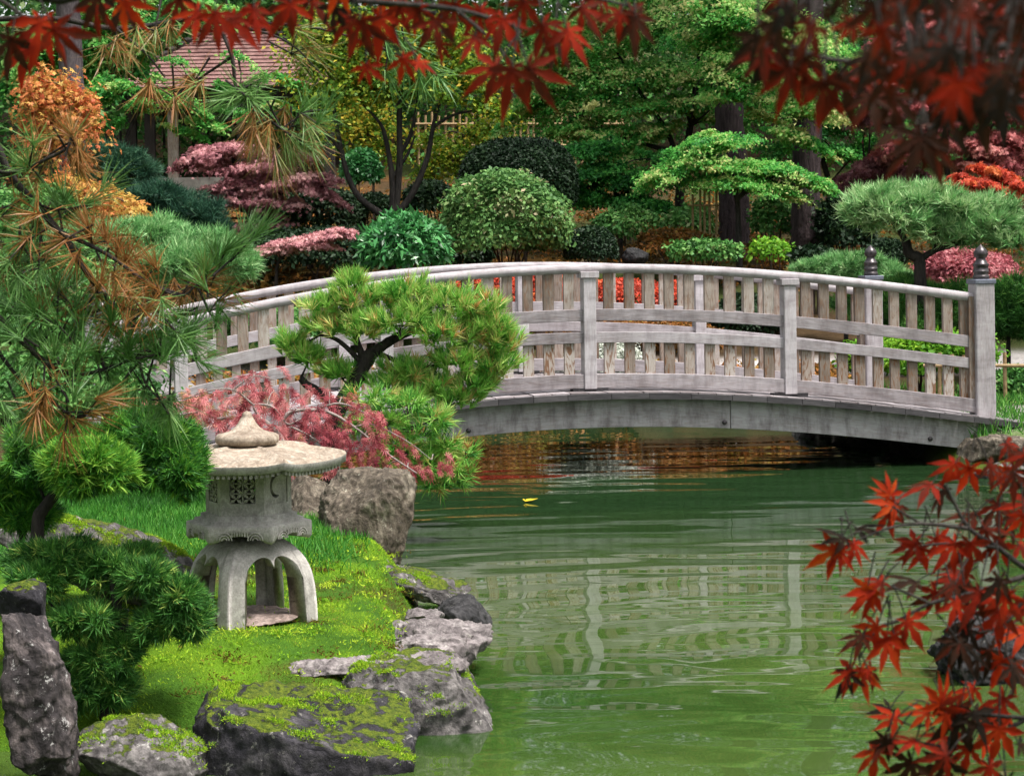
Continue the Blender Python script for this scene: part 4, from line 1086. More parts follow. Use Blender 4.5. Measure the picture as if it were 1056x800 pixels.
# --- upper left: orange sapling, bushes
plant('maple_sapling', 'orange and yellow autumn maple sapling beside the grey trunk at the far left', 'tree', 28, (58, 240), [([(58, 240), (52, 190), (60, 140), (66, 95)], .03, .012)],
      [(68, 92, 30, 17), (52, 112, 26, 12), (40, 84, 22, 12), (72, 122, 20, 9), (85, 105, 16, 8), (45, 135, 22, 9)], 'leaf_orange', 'bark_brown', .10, T_STAR, .30, seed=11, lsz=.55, sig=.38, shell=.9, clump=10, flat=1.7, tint=(.68, .25))
plant('maple_sapling', 'low pale orange maple spray reaching right beneath the far left trunk', 'tree', 27, (90, 250), [([(80, 250), (90, 215), (110, 205)], .02, .01)],
      [(118, 207, 26, 10), (140, 218, 18, 8, -.3), (152, 230, 14, 6, -.3), (90, 194, 28, 8), (60, 187, 24, 8)], 'leaf_orange', 'bark_brown', .10, T_STAR, .34, seed=12, tint=(.82, .2), lsz=.58, sig=.36, shell=.9, clump=10, flat=1.4)
plant('small_tree', 'thin green leafed tree hanging in front of the pavilion roof', 'tree', 40, (120, 215), [([(120, 215), (128, 150), (150, 110), (190, 105)], .05, .02), ([(150, 110), (240, 120)], .02, .01)],
      [(95, 95, 26, 14), (150, 106, 26, 9), (190, 104, 30, 9), (215, 126, 24, 8), (190, 134, 18, 6), (250, 114, 24, 8), (285, 108, 22, 8), (118, 85, 22, 12), (185, 62, 26, 9, 0, 260), (245, 58, 26, 9, 0, 220), (275, 78, 22, 8, 0, 220), (160, 78, 20, 8, 0, 200), (232, 88, 14, 6), (300, 84, 18, 8), (106, 125, 20, 10)],
      'leaf_green', 'bark_dark', .13, dens=.5, seed=13, tint=(.55, .22))
plant('small_tree', 'dense light green tree left of the pavilion roof', 'tree', 42, (110, 215), [([(105, 215), (100, 150), (105, 60)], .07, .03)],
      [(100, 62, 40, 22), (125, 40, 36, 18), (60, 40, 40, 22), (95, 30, 42, 20), (135, 68, 20, 12), (30, 70, 30, 25), (120, 10, 50, 20), (200, 5, 50, 14)], 'leaf_green', 'bark_dark', .16, dens=1.0, seed=14, tint=(.55, .2))
plant('small_tree', 'green tree crown overhanging the ridge of the pavilion roof', 'tree', 50, (285, 200), [([(285, 200), (288, 120), (280, 40)], .08, .03)],
      [(280, 35, 50, 20), (330, 50, 40, 20), (230, 12, 50, 16), (310, 15, 50, 18), (355, 90, 30, 18), (370, 30, 40, 20)], 'leaf_mid', 'bark_dark', .18, dens=1.1, seed=15, tint=(.5, .2))
pine_pads('garden_pine', 'blue green clipped pine on the slope left of the pavilion posts', 'pine', 30, (128, 215), [([(128, 220), (124, 190), (126, 170)], .05, .03)],
          [(118, 170, 36, 18), (142, 178, 22, 14), (95, 182, 26, 12)], 'needle_blue', 'bark_dark', .15, .012, 12, seed=16, tint=(.5, .2), dens=1.0)
pine_pads('garden_pine', 'dark spreading pine below the pavilion low wall', 'pine', 29, (172, 260), [([(172, 262), (170, 235), (172, 215)], .05, .03)],
          [(165, 205, 38, 15), (195, 222, 32, 13), (150, 228, 34, 14), (215, 236, 26, 10), (180, 243, 34, 10)], 'needle_blue', 'bark_dark', .15, .012, 12, seed=17, tint=(.3, .2))
pine_pads('garden_pine', 'bright green spreading pine mound above the left handrail', 'pine', 24, (200, 300), [([(200, 300), (198, 270), (205, 255)], .04, .02)],
          [(150, 243, 42, 14), (205, 262, 44, 17), (240, 275, 30, 16, -.3), (175, 275, 40, 17, -.4), (110, 255, 40, 17), (70, 262, 40, 20), (130, 285, 40, 18)], 'needle_pale', 'bark_dark', .15, .012, 12, seed=18, tint=(.45, .25))
# --- purple layered maple
plant('purple_maple', 'dusty purple layered maple standing before the pavilion', 'tree', 30, (262, 262), [([(262, 262), (258, 225), (246, 190), (240, 160)], .06, .025), ([(258, 225), (290, 200), (320, 188)], .03, .012)],
      [(232, 153, 46, 10), (205, 165, 26, 8), (262, 172, 50, 9), (290, 186, 54, 13), (245, 186, 40, 9), (325, 194, 30, 8), (225, 203, 40, 8), (270, 205, 44, 9), (215, 210, 30, 6), (300, 160, 26, 6), (250, 233, 40, 5), (215, 238, 30, 5), (270, 218, 30, 6, 0, 250)],
      'leaf_purple', 'bark_dark', .11, T_STAR, 1.5, seed=21, droop=.7, tint=(.66, .22), lsz=.40, sig=.13)
plant('purple_maple', 'low pink purple maple branch spreading just above the left handrail', 'tree', 27.5, (300, 280), [([(285, 285), (290, 266), (310, 258)], .03, .012)],
      [(275, 257, 24, 6), (300, 250, 30, 6), (330, 243, 26, 6), (352, 238, 18, 5), (320, 252, 24, 4)], 'leaf_purple', 'bark_dark', .10, T_STAR, 1.6, seed=22, tint=(.8, .15), lsz=.42)
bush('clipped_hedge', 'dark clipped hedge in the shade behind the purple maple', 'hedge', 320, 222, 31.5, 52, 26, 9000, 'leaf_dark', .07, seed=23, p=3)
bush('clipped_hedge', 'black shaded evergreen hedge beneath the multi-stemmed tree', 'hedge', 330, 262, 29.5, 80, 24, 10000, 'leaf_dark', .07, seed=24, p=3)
# --- multi stemmed tree
plant('multi_stem_tree', 'dark multi-stemmed tree with thin yellow green crown left of the dome bush', 'tree', 29.5, (404, 226),
      [([(404, 228), (392, 220), (372, 205), (360, 185), (352, 155), (344, 110), (338, 60)], .062, .022), ([(405, 226), (404, 180), (397, 140), (390, 125), (374, 108)], .05, .014), ([(407, 226), (412, 170), (412, 110), (416, 50), (420, 10)], .055, .02),
       ([(407, 224), (425, 200), (440, 165), (447, 130), (456, 100), (480, 70)], .056, .014), ([(412, 160), (425, 135), (432, 95), (440, 60)], .035, .012), ([(352, 155), (335, 135), (322, 115)], .03, .01), ([(447, 130), (470, 118), (500, 112)], .03, .008), ([(404, 185), (420, 160), (428, 140)], .03, .01)],
      [(345, 88, 36, 12), (395, 90, 30, 9), (445, 86, 30, 9), (370, 65, 45, 18), (425, 60, 50, 18), (480, 70, 36, 16), (505, 108, 20, 6), (330, 55, 36, 18), (400, 25, 60, 18), (460, 30, 50, 18), (340, 20, 50, 18)],
      'leaf_yellowgreen', 'bark_dark', .12, dens=.36, seed=25, tint=(.45, .24), limb_r=.010, sig=.3, shell=1.1, clump=16, flat=1.2)
plant('yellow_sapling', 'golden yellow sapling lighting the slope behind the multi-stemmed tree', 'tree', 36, (385, 180), [([(385, 190), (380, 140), (378, 100)], .03, .01)],
      [(375, 100, 30, 14), (370, 128, 26, 10), (392, 118, 26, 10), (355, 108, 20, 10), (395, 150, 20, 6), (378, 150, 14, 5)], 'leaf_yellowgreen', 'bark_brown', .13, dens=.22, seed=26, tint=(.62, .28), sig=.36, shell=1.0, clump=12, flat=1.4)
plant('yellow_sapling', 'yellow green sapling in front of the far bamboo screen', 'tree', 36, (470, 200), [([(470, 205), (475, 165), (480, 140)], .03, .01)],
      [(470, 150, 30, 9), (490, 140, 28, 9), (455, 162, 22, 7), (480, 170, 20, 6), (445, 140, 22, 8), (440, 178, 18, 6), (500, 128, 26, 10), (520, 115, 24, 10)], 'leaf_yellowgreen', 'bark_brown', .12, dens=.24, seed=27, tint=(.50, .25), sig=.34, shell=1.0, clump=14, flat=1.4)
bush('green_shrub', 'loose pale green shrub between the stems of the multi-stemmed tree', 'shrub', 372, 178, 33, 18, 22, 1800, 'leaf_rhodo', .13, seed=28)
# --- clipped bushes
bush('dome_bush', 'large dark clipped evergreen dome bush above the bridge', 'bush', 535, 192, 31, 60, 49, 42000, 'leaf_dark', .05, seed=31, bumpy=.02, p=2.5, fill=.3)
bush('round_bush', 'big rounded dull green leafy bush in front of the dark dome bush', 'bush', 523, 236, 28, 60, 51, 17000, 'leaf_round', .10, seed=32, bumpy=.075, p=2.4)
bush('rhododendron', 'glossy bright green rhododendron left of the round bush', 'bush', 414, 258, 26.5, 37, 30, 3600, 'leaf_rhodo', .20, seed=33, bumpy=.12, tmpl=T_NARROW)
bush('ball_bush', 'dark clipped ball bush right of the round bush just over the handrail', 'bush', 609, 258, 28, 27, 23, 9000, 'leaf_dark', .045, seed=34, bumpy=.02)
bush('ball_bush', 'small dark ball bush left of the multi-stemmed trunk base', 'bush', 386, 214, 31.5, 20, 14, 4000, 'leaf_dark', .05, seed=35, bumpy=.03)
bush('ball_bush', 'loose dark shrub ball right of the multi-stemmed trunk base', 'bush', 443, 208, 31.5, 26, 20, 3800, 'leaf_dark', .07, seed=36, bumpy=.06)
bush('ball_bush', 'clipped green ball bush in front of the cloud-pruned pine trunk', 'bush', 914, 264, 26, 20, 17, 7000, 'leaf_dark', .045, seed=37, bumpy=.03)
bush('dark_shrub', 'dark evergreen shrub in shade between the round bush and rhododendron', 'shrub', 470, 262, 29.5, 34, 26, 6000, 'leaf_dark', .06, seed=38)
for k, (px, py, Y, rx, rz, lf, sz, n, lab) in enumerate((
        (690, 254, 29.5, 38, 15, 'leaf_rust', .09, 900, 'brownish green low shrub on the slope left of the bamboo trellis'),
        (728, 262, 28.5, 34, 13, 'leaf_mid', .10, 900, 'dark leafy shrub at the foot of the big rough-barked trunk'),
        (795, 262, 27.5, 22, 14, 'leaf_lime', .09, 380, 'yellow green young shrub at the foot of the second rough trunk'),
        (645, 236, 31, 32, 20, 'leaf_mid', .10, 1100, 'shadowy green shrub to the right of the dome bush'),
        (712, 232, 31, 22, 18, 'leaf_mid', .11, 700, 'thin leafy shrub growing at the foot of the bamboo trellis'),
        (797, 230, 31, 20, 24, 'leaf_mid', .11, 900, 'leafy shrub in the gap between the two rough trunks'),
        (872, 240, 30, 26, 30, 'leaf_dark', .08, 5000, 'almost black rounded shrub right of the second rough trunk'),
        (840, 268, 27, 22, 10, 'leaf_dark', .08, 2500, 'low dark shrub at the base of the second rough trunk'))):
    bush('low_shrub', lab, 'shrub', px, py, Y, rx, rz, n, lf, sz, seed=41+k, bumpy=.12, group='shrubs on the far slope')
# --- green maples
plant('green_maple', 'large bright green layered maple filling the upper centre of the garden', 'tree', 34, (700, 235),
      [([(700, 240), (702, 190), (712, 130), (720, 70), (726, 10)], .10, .03), ([(702, 190), (690, 140), (660, 95), (640, 60)], .05, .02), ([(712, 130), (740, 80), (775, 50)], .045, .015), ([(702, 160), (640, 140), (600, 120)], .045, .015)],
      [(735, 35, 44, 22, -3), (742, 5, 44, 22, -3.5), (830, 30, 40, 24, -4.5), (825, 75, 34, 16, -4.5), (762, 70, 40, 20, -3.5), (745, 95, 26, 10, -3.5), (790, 30, 44, 20, -3.5), (835, 105, 36, 16, -4.5), (825, 140, 26, 9, -4.5), (640, 40, 60, 18), (700, 30, 60, 18), (750, 45, 50, 16), (610, 70, 50, 16), (665, 75, 56, 16), (720, 75, 52, 15), (600, 100, 46, 15), (650, 108, 50, 14), (700, 105, 44, 13), (760, 90, 44, 14), (625, 135, 44, 13), (585, 130, 30, 12), (665, 140, 40, 11), (740, 120, 36, 10), (600, 20, 50, 18), (680, -5, 60, 20), (760, 5, 60, 20), (800, 60, 50, 16), (560, 90, 40, 16), (640, 160, 36, 11), (790, 110, 44, 14), (550, 60, 40, 18), (540, 115, 34, 10, .5)],
      'leaf_green', 'bark_dark', .13, dens=.95, lsz=.48, seed=51, droop=.7, tint=(.72, .22), limb_r=.018, sigz=.16)
plant('green_maple', 'shaded deep green maple right of the dark dome bush', 'tree', 33, (640, 245), [([(640, 248), (636, 210), (630, 180)], .05, .02)],
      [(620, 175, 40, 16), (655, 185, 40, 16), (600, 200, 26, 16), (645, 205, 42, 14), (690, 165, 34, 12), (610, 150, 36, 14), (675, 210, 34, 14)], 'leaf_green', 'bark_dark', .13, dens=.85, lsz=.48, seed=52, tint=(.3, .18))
plant('green_maple', 'low umbrella-shaped green maple with pale top in front of the rough trunks', 'tree', 29, (762, 240), [([(762, 245), (760, 205), (752, 175), (735, 160)], .05, .02), ([(760, 205), (790, 185), (820, 178)], .03, .012)],
      [(735, 150, 44, 10), (708, 165, 40, 12), (685, 178, 30, 10), (750, 168, 44, 10), (790, 172, 44, 11), (820, 176, 34, 10), (842, 188, 22, 8), (770, 188, 40, 9), (735, 185, 30, 9), (800, 192, 36, 8), (720, 142, 30, 7)], 'leaf_green', 'bark_dark', .11, dens=1.15, lsz=.46, seed=53, droop=.9, tint=(.66, .2), limb_r=.012)
plant('green_maple', 'mid green maple behind the second rough trunk on the right', 'tree', 36, (860, 240), [([(860, 245), (855, 190), (840, 140), (830, 100)], .07, .025)],
      [(830, 140, 46, 16), (870, 125, 40, 14), (860, 155, 44, 13), (810, 110, 44, 15), (850, 95, 50, 16), (900, 150, 30, 10), (880, 60, 50, 20), (830, 50, 50, 18), (925, 130, 30, 12), (920, 165, 26, 9)], 'leaf_green', 'bark_dark', .14, dens=.75, lsz=.5, seed=54, tint=(.42, .2))
# --- right: purple and pink maples
plant('purple_maple', 'deep purple maple left of the cloud-pruned pine', 'tree', 32, (890, 240), [([(890, 245), (888, 210), (895, 185)], .05, .02)],
      [(893, 178, 26, 9), (880, 190, 18, 6), (915, 186, 20, 8), (905, 165, 24, 8), (930, 175, 24, 8), (900, 120, 26, 10), (920, 100, 30, 12), (890, 95, 24, 10)], 'leaf_purple', 'bark_dark', .12, T_STAR, .9, seed=55, tint=(.4, .2))
plant('pink_maple', 'salmon pink layered maple filling the upper right corner behind the close leaves', 'tree', 31, (985, 240), [([(985, 245), (980, 200), (975, 150), (985, 100)], .07, .03), ([(980, 190), (1010, 150), (1030, 120)], .04, .015)],
      [(970, 125, 40, 13), (1010, 110, 44, 14), (950, 150, 38, 11), (1000, 148, 44, 12), (1035, 140, 36, 13), (940, 105, 34, 13), (985, 80, 46, 15), (1035, 85, 40, 15), (930, 60, 44, 16), (1000, 45, 54, 18), (910, 85, 30, 12), (1045, 165, 30, 12), (1060, 110, 30, 14), (960, 20, 50, 18), (1040, 20, 50, 18), (1015, 172, 30, 8)],
      'leaf_pink', 'bark_dark', .12, T_STAR, .9, lsz=.46, seed=56, tint=(.52, .22))
plant('red_shrub', 'bright red low maple between the cloud-pruned pine and the pink maple', 'shrub', 28, (1000, 225), [([(1000, 228), (1000, 205)], .03, .012)], [(985, 195, 30, 8), (1015, 190, 30, 9), (1040, 183, 26, 10), (965, 200, 16, 5)], 'leaf_red', 'bark_dark', .10, T_STAR, .9, seed=57)
pine_pads('cloud_pine', 'cloud-pruned pine with pale flat needle pads and crooked dark trunk', 'pine', 23.5, (950, 330), [([(952, 330), (949, 295), (948, 268), (938, 262), (934, 248)], .085, .05), ([(948, 268), (965, 258), (992, 250), (1010, 246)], .04, .02), ([(934, 248), (925, 235), (915, 222)], .035, .02)],
          [(906, 214, 34, 17), (945, 213, 34, 17), (985, 220, 38, 18), (1020, 232, 34, 20), (925, 228, 34, 12), (965, 235, 38, 12), (1045, 245, 26, 20), (1000, 245, 34, 10), (890, 226, 16, 9)], 'needle_pale', 'bark_dark', .14, .016, 13, seed=58, tint=(.66, .25), dens=.62, spread=.5, limb_r=.03)
bush('heather', 'pink flowering heather mound behind the right end post', 'shrub', 1000, 286, 25.5, 50, 25, 15000, 'leaf_heather', .055, seed=59, bumpy=.08)
pine_pads('juniper', 'pale green spreading juniper left of the far post finial', 'shrub', 25, (872, 300), [([(872, 302), (872, 285)], .03, .015)], [(868, 276, 34, 12), (905, 285, 28, 10), (840, 280, 20, 8)], 'needle_pale', 'bark_dark', .10, .011, 12, seed=60, tint=(.45, .2), dens=1.6)
pine_pads('juniper', 'deep green juniper mass behind the far post and baluster tops', 'shrub', 23.8, (940, 345), [([(940, 345), (940, 320)], .03, .015)], [(925, 305, 36, 18), (965, 318, 40, 22), (900, 320, 30, 16), (940, 335, 50, 18)], 'needle_deep', 'bark_dark', .11, .011, 12, seed=61, tint=(.45, .2), dens=1.5)
pine_pads('juniper', 'dark green pine shrub at the right edge behind the end post', 'shrub', 23, (1040, 350), [([(1040, 350), (1042, 325)], .03, .015)], [(1040, 312, 36, 22), (1055, 335, 30, 18), (1020, 330, 26, 16)], 'needle_deep', 'bark_dark', .11, .011, 12, seed=62, tint=(.35, .2), dens=1.5)
bush('lime_shrub', 'bright yellow green leafy shrub seen through the right railing', 'shrub', 955, 372, 21.5, 66, 26, 7500, 'leaf_lime', .08, ry=.4, seed=63, bumpy=.10)
bush('lime_shrub', 'fresh green low clump at the right edge behind the bamboo fence', 'shrub', 1048, 402, 21.2, 26, 20, 2400, 'leaf_mid', .09, ry=.3, seed=64, bumpy=.10)
# --- red shrubs behind the bridge
for k, (px, py, Y, rx, rz, n, lf, lab) in enumerate((
        (505, 312, 27.0, 40, 30, 5200, 'leaf_red', 'scarlet low shrub behind the railing partly hidden by the small pine'),
        (575, 312, 27.0, 40, 31, 5200, 'leaf_red', 'scarlet low shrub behind the railing left of the middle post'),
        (645, 316, 26.6, 42, 30, 5200, 'leaf_red', 'orange red low shrub behind the railing right of the middle post'),
        (708, 316, 26.2, 32, 27, 4200, 'leaf_red', 'pinkish red low shrub at the right end of the scarlet row'),
        (450, 314, 27.0, 30, 24, 3000, 'leaf_rust', 'rusty low shrub at the left end of the scarlet row behind the small pine'),
        (545, 348, 25.6, 50, 20, 4600, 'leaf_rust', 'rust brown groundcover shrub below the scarlet row, left half'),
        (630, 350, 25.4, 50, 20, 4600, 'leaf_rust', 'rust brown groundcover shrub below the scarlet row, middle post side'),
        (705, 352, 25.2, 40, 19, 3600, 'leaf_rust', 'olive brown groundcover shrub below the pinkish red shrub'))):
    bush('red_shrub' if lf == 'leaf_red' else 'rust_shrub', lab, 'shrub', px, py, Y, rx, rz, n, lf, .062, seed=71+k, bumpy=.08, group='autumn shrubs behind the bridge', ry=.5)
bush('pale_shrub', 'pale grey green shrub on the far bank behind the lower balusters', 'shrub', 617, 388, 22.85, 50, 32, 8000, 'leaf_pale', .065, seed=86, ry=.45, bumpy=.1)
bush('dark_shrub', 'dark clipped shrub behind the railing right of the red shrubs', 'shrub', 775, 330, 26, 40, 24, 6000, 'leaf_dark', .06, seed=81)
bush('green_shrub', 'leafy green shrub behind the long-needled pine at the left edge', 'shrub', 45, 405, 14.8, 120, 42, 9000, 'leaf_mid', .07, seed=84, ry=.7, bumpy=.12)
bush('green_shrub', 'taller shadowy shrub behind the long-needled pine near the left bridge end', 'shrub', 30, 330, 21, 90, 60, 9000, 'leaf_mid', .10, seed=85, ry=.9, bumpy=.12)
bush('green_shrub', 'dark rounded shrub at the left edge below the orange sapling', 'shrub', 25, 232, 26.5, 60, 34, 7000, 'leaf_mid', .10, seed=87, bumpy=.12)
bush('green_shrub', 'dark green shrub behind the left part of the railing', 'shrub', 285, 345, 24.5, 60, 26, 6000, 'leaf_mid', .08, seed=82)
bush('green_shrub', 'mid green shrub behind the railing left of the small pine trunk', 'shrub', 385, 330, 25.5, 50, 26, 6000, 'leaf_mid', .08, seed=83)
# far slope filler: low plants on the litter
def slope_plants():
    rng = np.random.default_rng(91); L = Leaves(); n = 700
    x = rng.uniform(-7.5, 7.5, n); y = rng.uniform(27.5, 44, n); z = ground_z(x, y)
    for i in range(n):
        k = rng.integers(14, 46); C = np.array([x[i], y[i], z[i]+.05])+rng.normal(size=(k, 3))*np.array([.14, .14, .06])+np.array([0, 0, .06])
        L.put(T_LEAF, C, rng.normal(size=(k, 3))*.6+np.array([0, 0, .8]), rng.uniform(.05, .12), np.clip(rng.random()*.8+rng.normal(size=k)*.15, 0, 1), rng)
    x = rng.uniform(-3.2, 3.3, 420); y = rng.uniform(22.35, 23.5, 420); k_ = pond_d(x, y) > .02; x, y = x[k_], y[k_]; z = ground_z(x, y)
    for i in range(len(x)):
        k = rng.integers(30, 70); C = np.array([x[i], y[i], z[i]+.04])+rng.normal(size=(k, 3))*np.array([.10, .08, .05])+np.array([0, 0, .05])
        L.put(T_LEAF, C, rng.normal(size=(k, 3))*.6+np.array([0, -.2, .8]), rng.uniform(.04, .08), np.clip(rng.uniform(.35, 1.0)+rng.normal(size=k)*.12, 0, 1), rng)
    o = L.build('ground_cover', M['leaf_rust'], origin=(0, 34, 1)); tag(o, 'mixed rusty and green ground cover on the far slope', 'ground cover', kind='stuff')
slope_plants()
# ---------------------------------------------------------------- near plants
# small leaning pine by the bridge
pine_pads('leaning_pine', 'small leaning pine with dark curved trunk growing before the bridge railing', 'pine', 14.2, (348, 440),
          [([(342, 462), (348, 425), (362, 400), (376, 375), (384, 362)], .060, .045), ([(348, 425), (335, 408), (318, 398), (310, 390)], .038, .022), ([(380, 368), (405, 350), (440, 335), (458, 326)], .04, .016), ([(376, 372), (366, 345), (368, 320)], .03, .012),
           ([(384, 362), (410, 372), (440, 378), (480, 372)], .02, .008), ([(352, 420), (390, 428), (430, 445), (455, 455)], .016, .008), ([(458, 326), (485, 345), (510, 352)], .016, .007), ([(375, 376), (350, 352), (330, 345)], .02, .01)],
          [(362, 296, 16, 10), (345, 318, 30, 12), (380, 312, 34, 14), (335, 338, 26, 10), (372, 340, 36, 14, -.1), (420, 308, 34, 14), (415, 335, 36, 13, -.1), (460, 315, 36, 14), (495, 325, 28, 15), (505, 352, 24, 18), (455, 345, 32, 12, -.1), (475, 375, 34, 11), (510, 380, 20, 12), (300, 358, 13, 11), (318, 370, 16, 10),
           (350, 385, 20, 8), (420, 385, 26, 11), (445, 400, 24, 10), (490, 398, 24, 12), (468, 415, 24, 10), (520, 355, 16, 16), (500, 340, 24, 12), (425, 410, 24, 9), (400, 396, 20, 8)], 'needle_small', 'bark_dark', .10, .0080, 20, seed=101, tint=(.56, .20), dens=.15, limb_r=.010, spread=.38, updir=1.6, zfill=.45)
pine_pads('drooping_pine', 'drooping green pine boughs below the leaning pine at the water edge', 'pine', 13.6, (395, 470), [([(395, 475), (405, 450), (420, 440)], .02, .01), ([(405, 460), (440, 480), (470, 490)], .012, .005)],
          [(385, 412, 22, 9), (420, 418, 24, 9), (448, 432, 18, 9), (395, 435, 24, 9), (430, 445, 22, 10), (372, 440, 16, 8), (458, 462, 12, 12), (412, 462, 22, 9), (440, 478, 18, 9), (470, 488, 14, 12), (450, 500, 18, 8), (425, 492, 16, 8), (400, 480, 16, 8), (480, 470, 8, 8)], 'needle_small', 'bark_dark', .10, .0075, 16, seed=102, tint=(.50, .25), dens=.10, limb_r=.007, spread=.5, updir=.5, zfill=.7)
# laceleaf maple: weeping strands of finely cut leaves
def laceleaf():
    Y = 12.6; rng = np.random.default_rng(111); rr = random.Random(111); s = S(Y)
    b = P(300, 500, Y); g = gz(b.x, b.y); t = thing('laceleaf_maple', 'weeping laceleaf maple with finely cut red leaves between lantern and bridge', 'tree', (b.x, b.y, g))
    tubes = []
    for path, r0, r1 in [([(300, 505), (296, 470), (285, 445), (262, 430), (225, 432)], .028, .009), ([(285, 445), (300, 425), (335, 424), (365, 440), (400, 468), (430, 488)], .014, .004), ([(270, 433), (262, 418), (282, 420), (296, 437), (310, 432)], .010, .004),
                         ([(225, 432), (205, 425), (180, 430), (160, 438)], .008, .003), ([(320, 424), (350, 416), (380, 428), (400, 445)], .008, .003), ([(262, 418), (240, 402), (210, 404), (185, 415)], .007, .003), ([(240, 402), (262, 388), (285, 392)], .005, .002), ([(365, 440), (385, 438), (420, 455), (445, 474)], .005, .002), ([(300, 440), (320, 450), (345, 470), (352, 490)], .006, .002)]:
        pts = pxpath(path, Y-.15)
        if path[0] == (300, 505): pts = [Vector((b.x, Y, g-.1))]+pts
        tubes.append(limb(pts, r0, r1, 7, 6, .08, rr))
    Z = [(150, 414, 26, 9, 18), (138, 430, 22, 8, 14), (178, 416, 34, 10, 30), (215, 410, 36, 12, 36), (252, 404, 36, 14, 36), (285, 404, 30, 12, 26), (300, 424, 34, 14, 34), (200, 432, 36, 10, 36), (245, 430, 36, 12, 36), (280, 446, 28, 10, 30), (330, 428, 30, 12, 26), (350, 444, 26, 10, 24), (380, 452, 22, 12, 22), (400, 470, 18, 12, 16), (422, 484, 18, 8, 12), (318, 455, 24, 10, 22), (160, 430, 18, 8, 12), (262, 388, 18, 8, 14), (340, 404, 16, 6, 10), (303, 492, 14, 10, 16), (345, 475, 20, 10, 14), (448, 474, 14, 6, 7), (372, 425, 22, 8, 14), (355, 415, 24, 8, 14), (395, 492, 14, 8, 8)]
    L = Leaves(); C = []; D = []; N = []; tn = []; sz = []
    nodes = [Vector(v) for tb_ in tubes for v in tb_[0][::14].tolist()]
    for z_ in Z:
        c_ = P(z_[0], z_[1], Y); a_ = min(nodes, key=lambda v: (v-c_).length); tubes.append(limb([a_, a_.lerp(c_, .5)+Vector((0, 0, .03)), c_], .004, .002, 5, 4, .05, rr))
    for px, py, rx, rz, n in Z:
        tb = rr.uniform(.35, .75) if px < 300 else rr.uniform(.2, .6)
        for k in range(int(n*.52)):
            a = P(px+rr.gauss(0, .62)*rx, py+rr.gauss(0, .55)*rz, Y+rr.gauss(0, .22)); out = Vector((rr.gauss(.15, .6), rr.gauss(-.1, .5), 0)); ln = rr.uniform(.07, .20)
            pts = [a]; d = out+Vector((0, 0, .35)); q = a.copy(); m = 6
            for i in range(m):
                d = (d+Vector((0, 0, -.38))).normalized(); q = q+d*(ln/m); pts.append(q.copy())
            tk = tb+rr.gauss(0, .12); v_, f_ = tube_np(pts, [.0022, .002, .0018, .0016, .0014, .0012, .001], 4); L.V.append(v_); L.F.append(f_+L.b); L.b += len(v_); L.t.append(np.full(len(f_), max(0, tk-.2)))
            for i in range(1, m+1):
                for w_ in range(2):
                    C.append(tuple(pts[i])); dd = (pts[i]-pts[i-1]).normalized()*.6+Vector((rr.gauss(0, .5), rr.gauss(0, .5), -.75)); D.append(tuple(dd)); N.append((rr.gauss(0, .6), rr.gauss(0, .6)-.4, rr.gauss(.3, .5))); tn.append(min(1, max(0, tk+rr.gauss(0, .12)))); sz.append(rr.uniform(.028, .052))
    L.put(T_LACE, np.array(C), np.array(N), np.array(sz), np.array(tn), rng, D=np.array(D))
    V, Fc = merge(tubes); np_mesh('trunk', V, Fc, M['bark_pale'], t, smooth=True); L.build('crown', M['leaf_lace'], t)
laceleaf()
# dwarf pines at the left
DW = dict(ntuft=15, spread=.62, tmpl=T_NEEDLE, updir=.25)
pine_pads('dwarf_pine', 'rounded bright green dwarf pine in front of the lantern roof', 'pine', 8.35, (120, 545), [([(38, 560), (48, 520), (80, 492)], .03, .02), ([(80, 492), (130, 480), (165, 472)], .02, .012), ([(165, 472), (180, 478), (195, 480)], .012, .008)],
          [(177, 470, 32, 32), (158, 462, 32, 30, .1), (135, 455, 36, 24, .15), (188, 490, 20, 18, -.05), (100, 460, 36, 22, .15), (60, 462, 36, 22, .1), (30, 465, 26, 22, .1), (150, 440, 30, 12, .2), (92, 478, 34, 24, -.22, .74), (70, 484, 24, 16, -.22, .74), (115, 486, 18, 18, -.22, .74), (88, 500, 24, 10, -.2, .6), (150, 488, 26, 12, .1, .3), (60, 490, 30, 14, .05, .3)], 'needle_mugo', 'bark_dark', .054, .0068, seed=121, tint=(.42, .24), dens=.72, limb_r=.008, **DW)
pine_pads('dwarf_pine', 'lower dark green dwarf pine with layered pads over the moss', 'pine', 8.15, (110, 700), [([(110, 712), (112, 670), (120, 630), (118, 600)], .03, .018), ([(116, 650), (150, 645), (172, 640)], .018, .009), ([(112, 690), (90, 672), (80, 660)], .016, .009)],
          [(62, 578, 40, 17, .1), (110, 588, 36, 17, .1), (148, 597, 26, 14), (40, 600, 26, 16), (185, 620, 25, 19), (168, 645, 22, 14), (198, 640, 13, 14), (95, 640, 28, 12), (75, 642, 22, 11), (100, 686, 28, 26), (116, 712, 18, 16), (80, 712, 18, 20), (140, 578, 24, 9, .2), (128, 668, 16, 10)], 'needle_deep', 'bark_dark', .056, .0064, seed=123, tint=(.48, .24), dens=.74, limb_r=.008, **DW)
pine_pads('dwarf_pine', 'blue green pine tuft at the left edge between the two dwarf pines', 'pine', 8.6, (22, 545), [([(22, 560), (24, 530)], .015, .01)], [(20, 505, 30, 24), (30, 535, 26, 12), (8, 520, 20, 24)], 'needle_mugo', 'bark_dark', .066, .0062, seed=124, tint=(.5, .22), dens=.66, limb_r=.006, **DW)
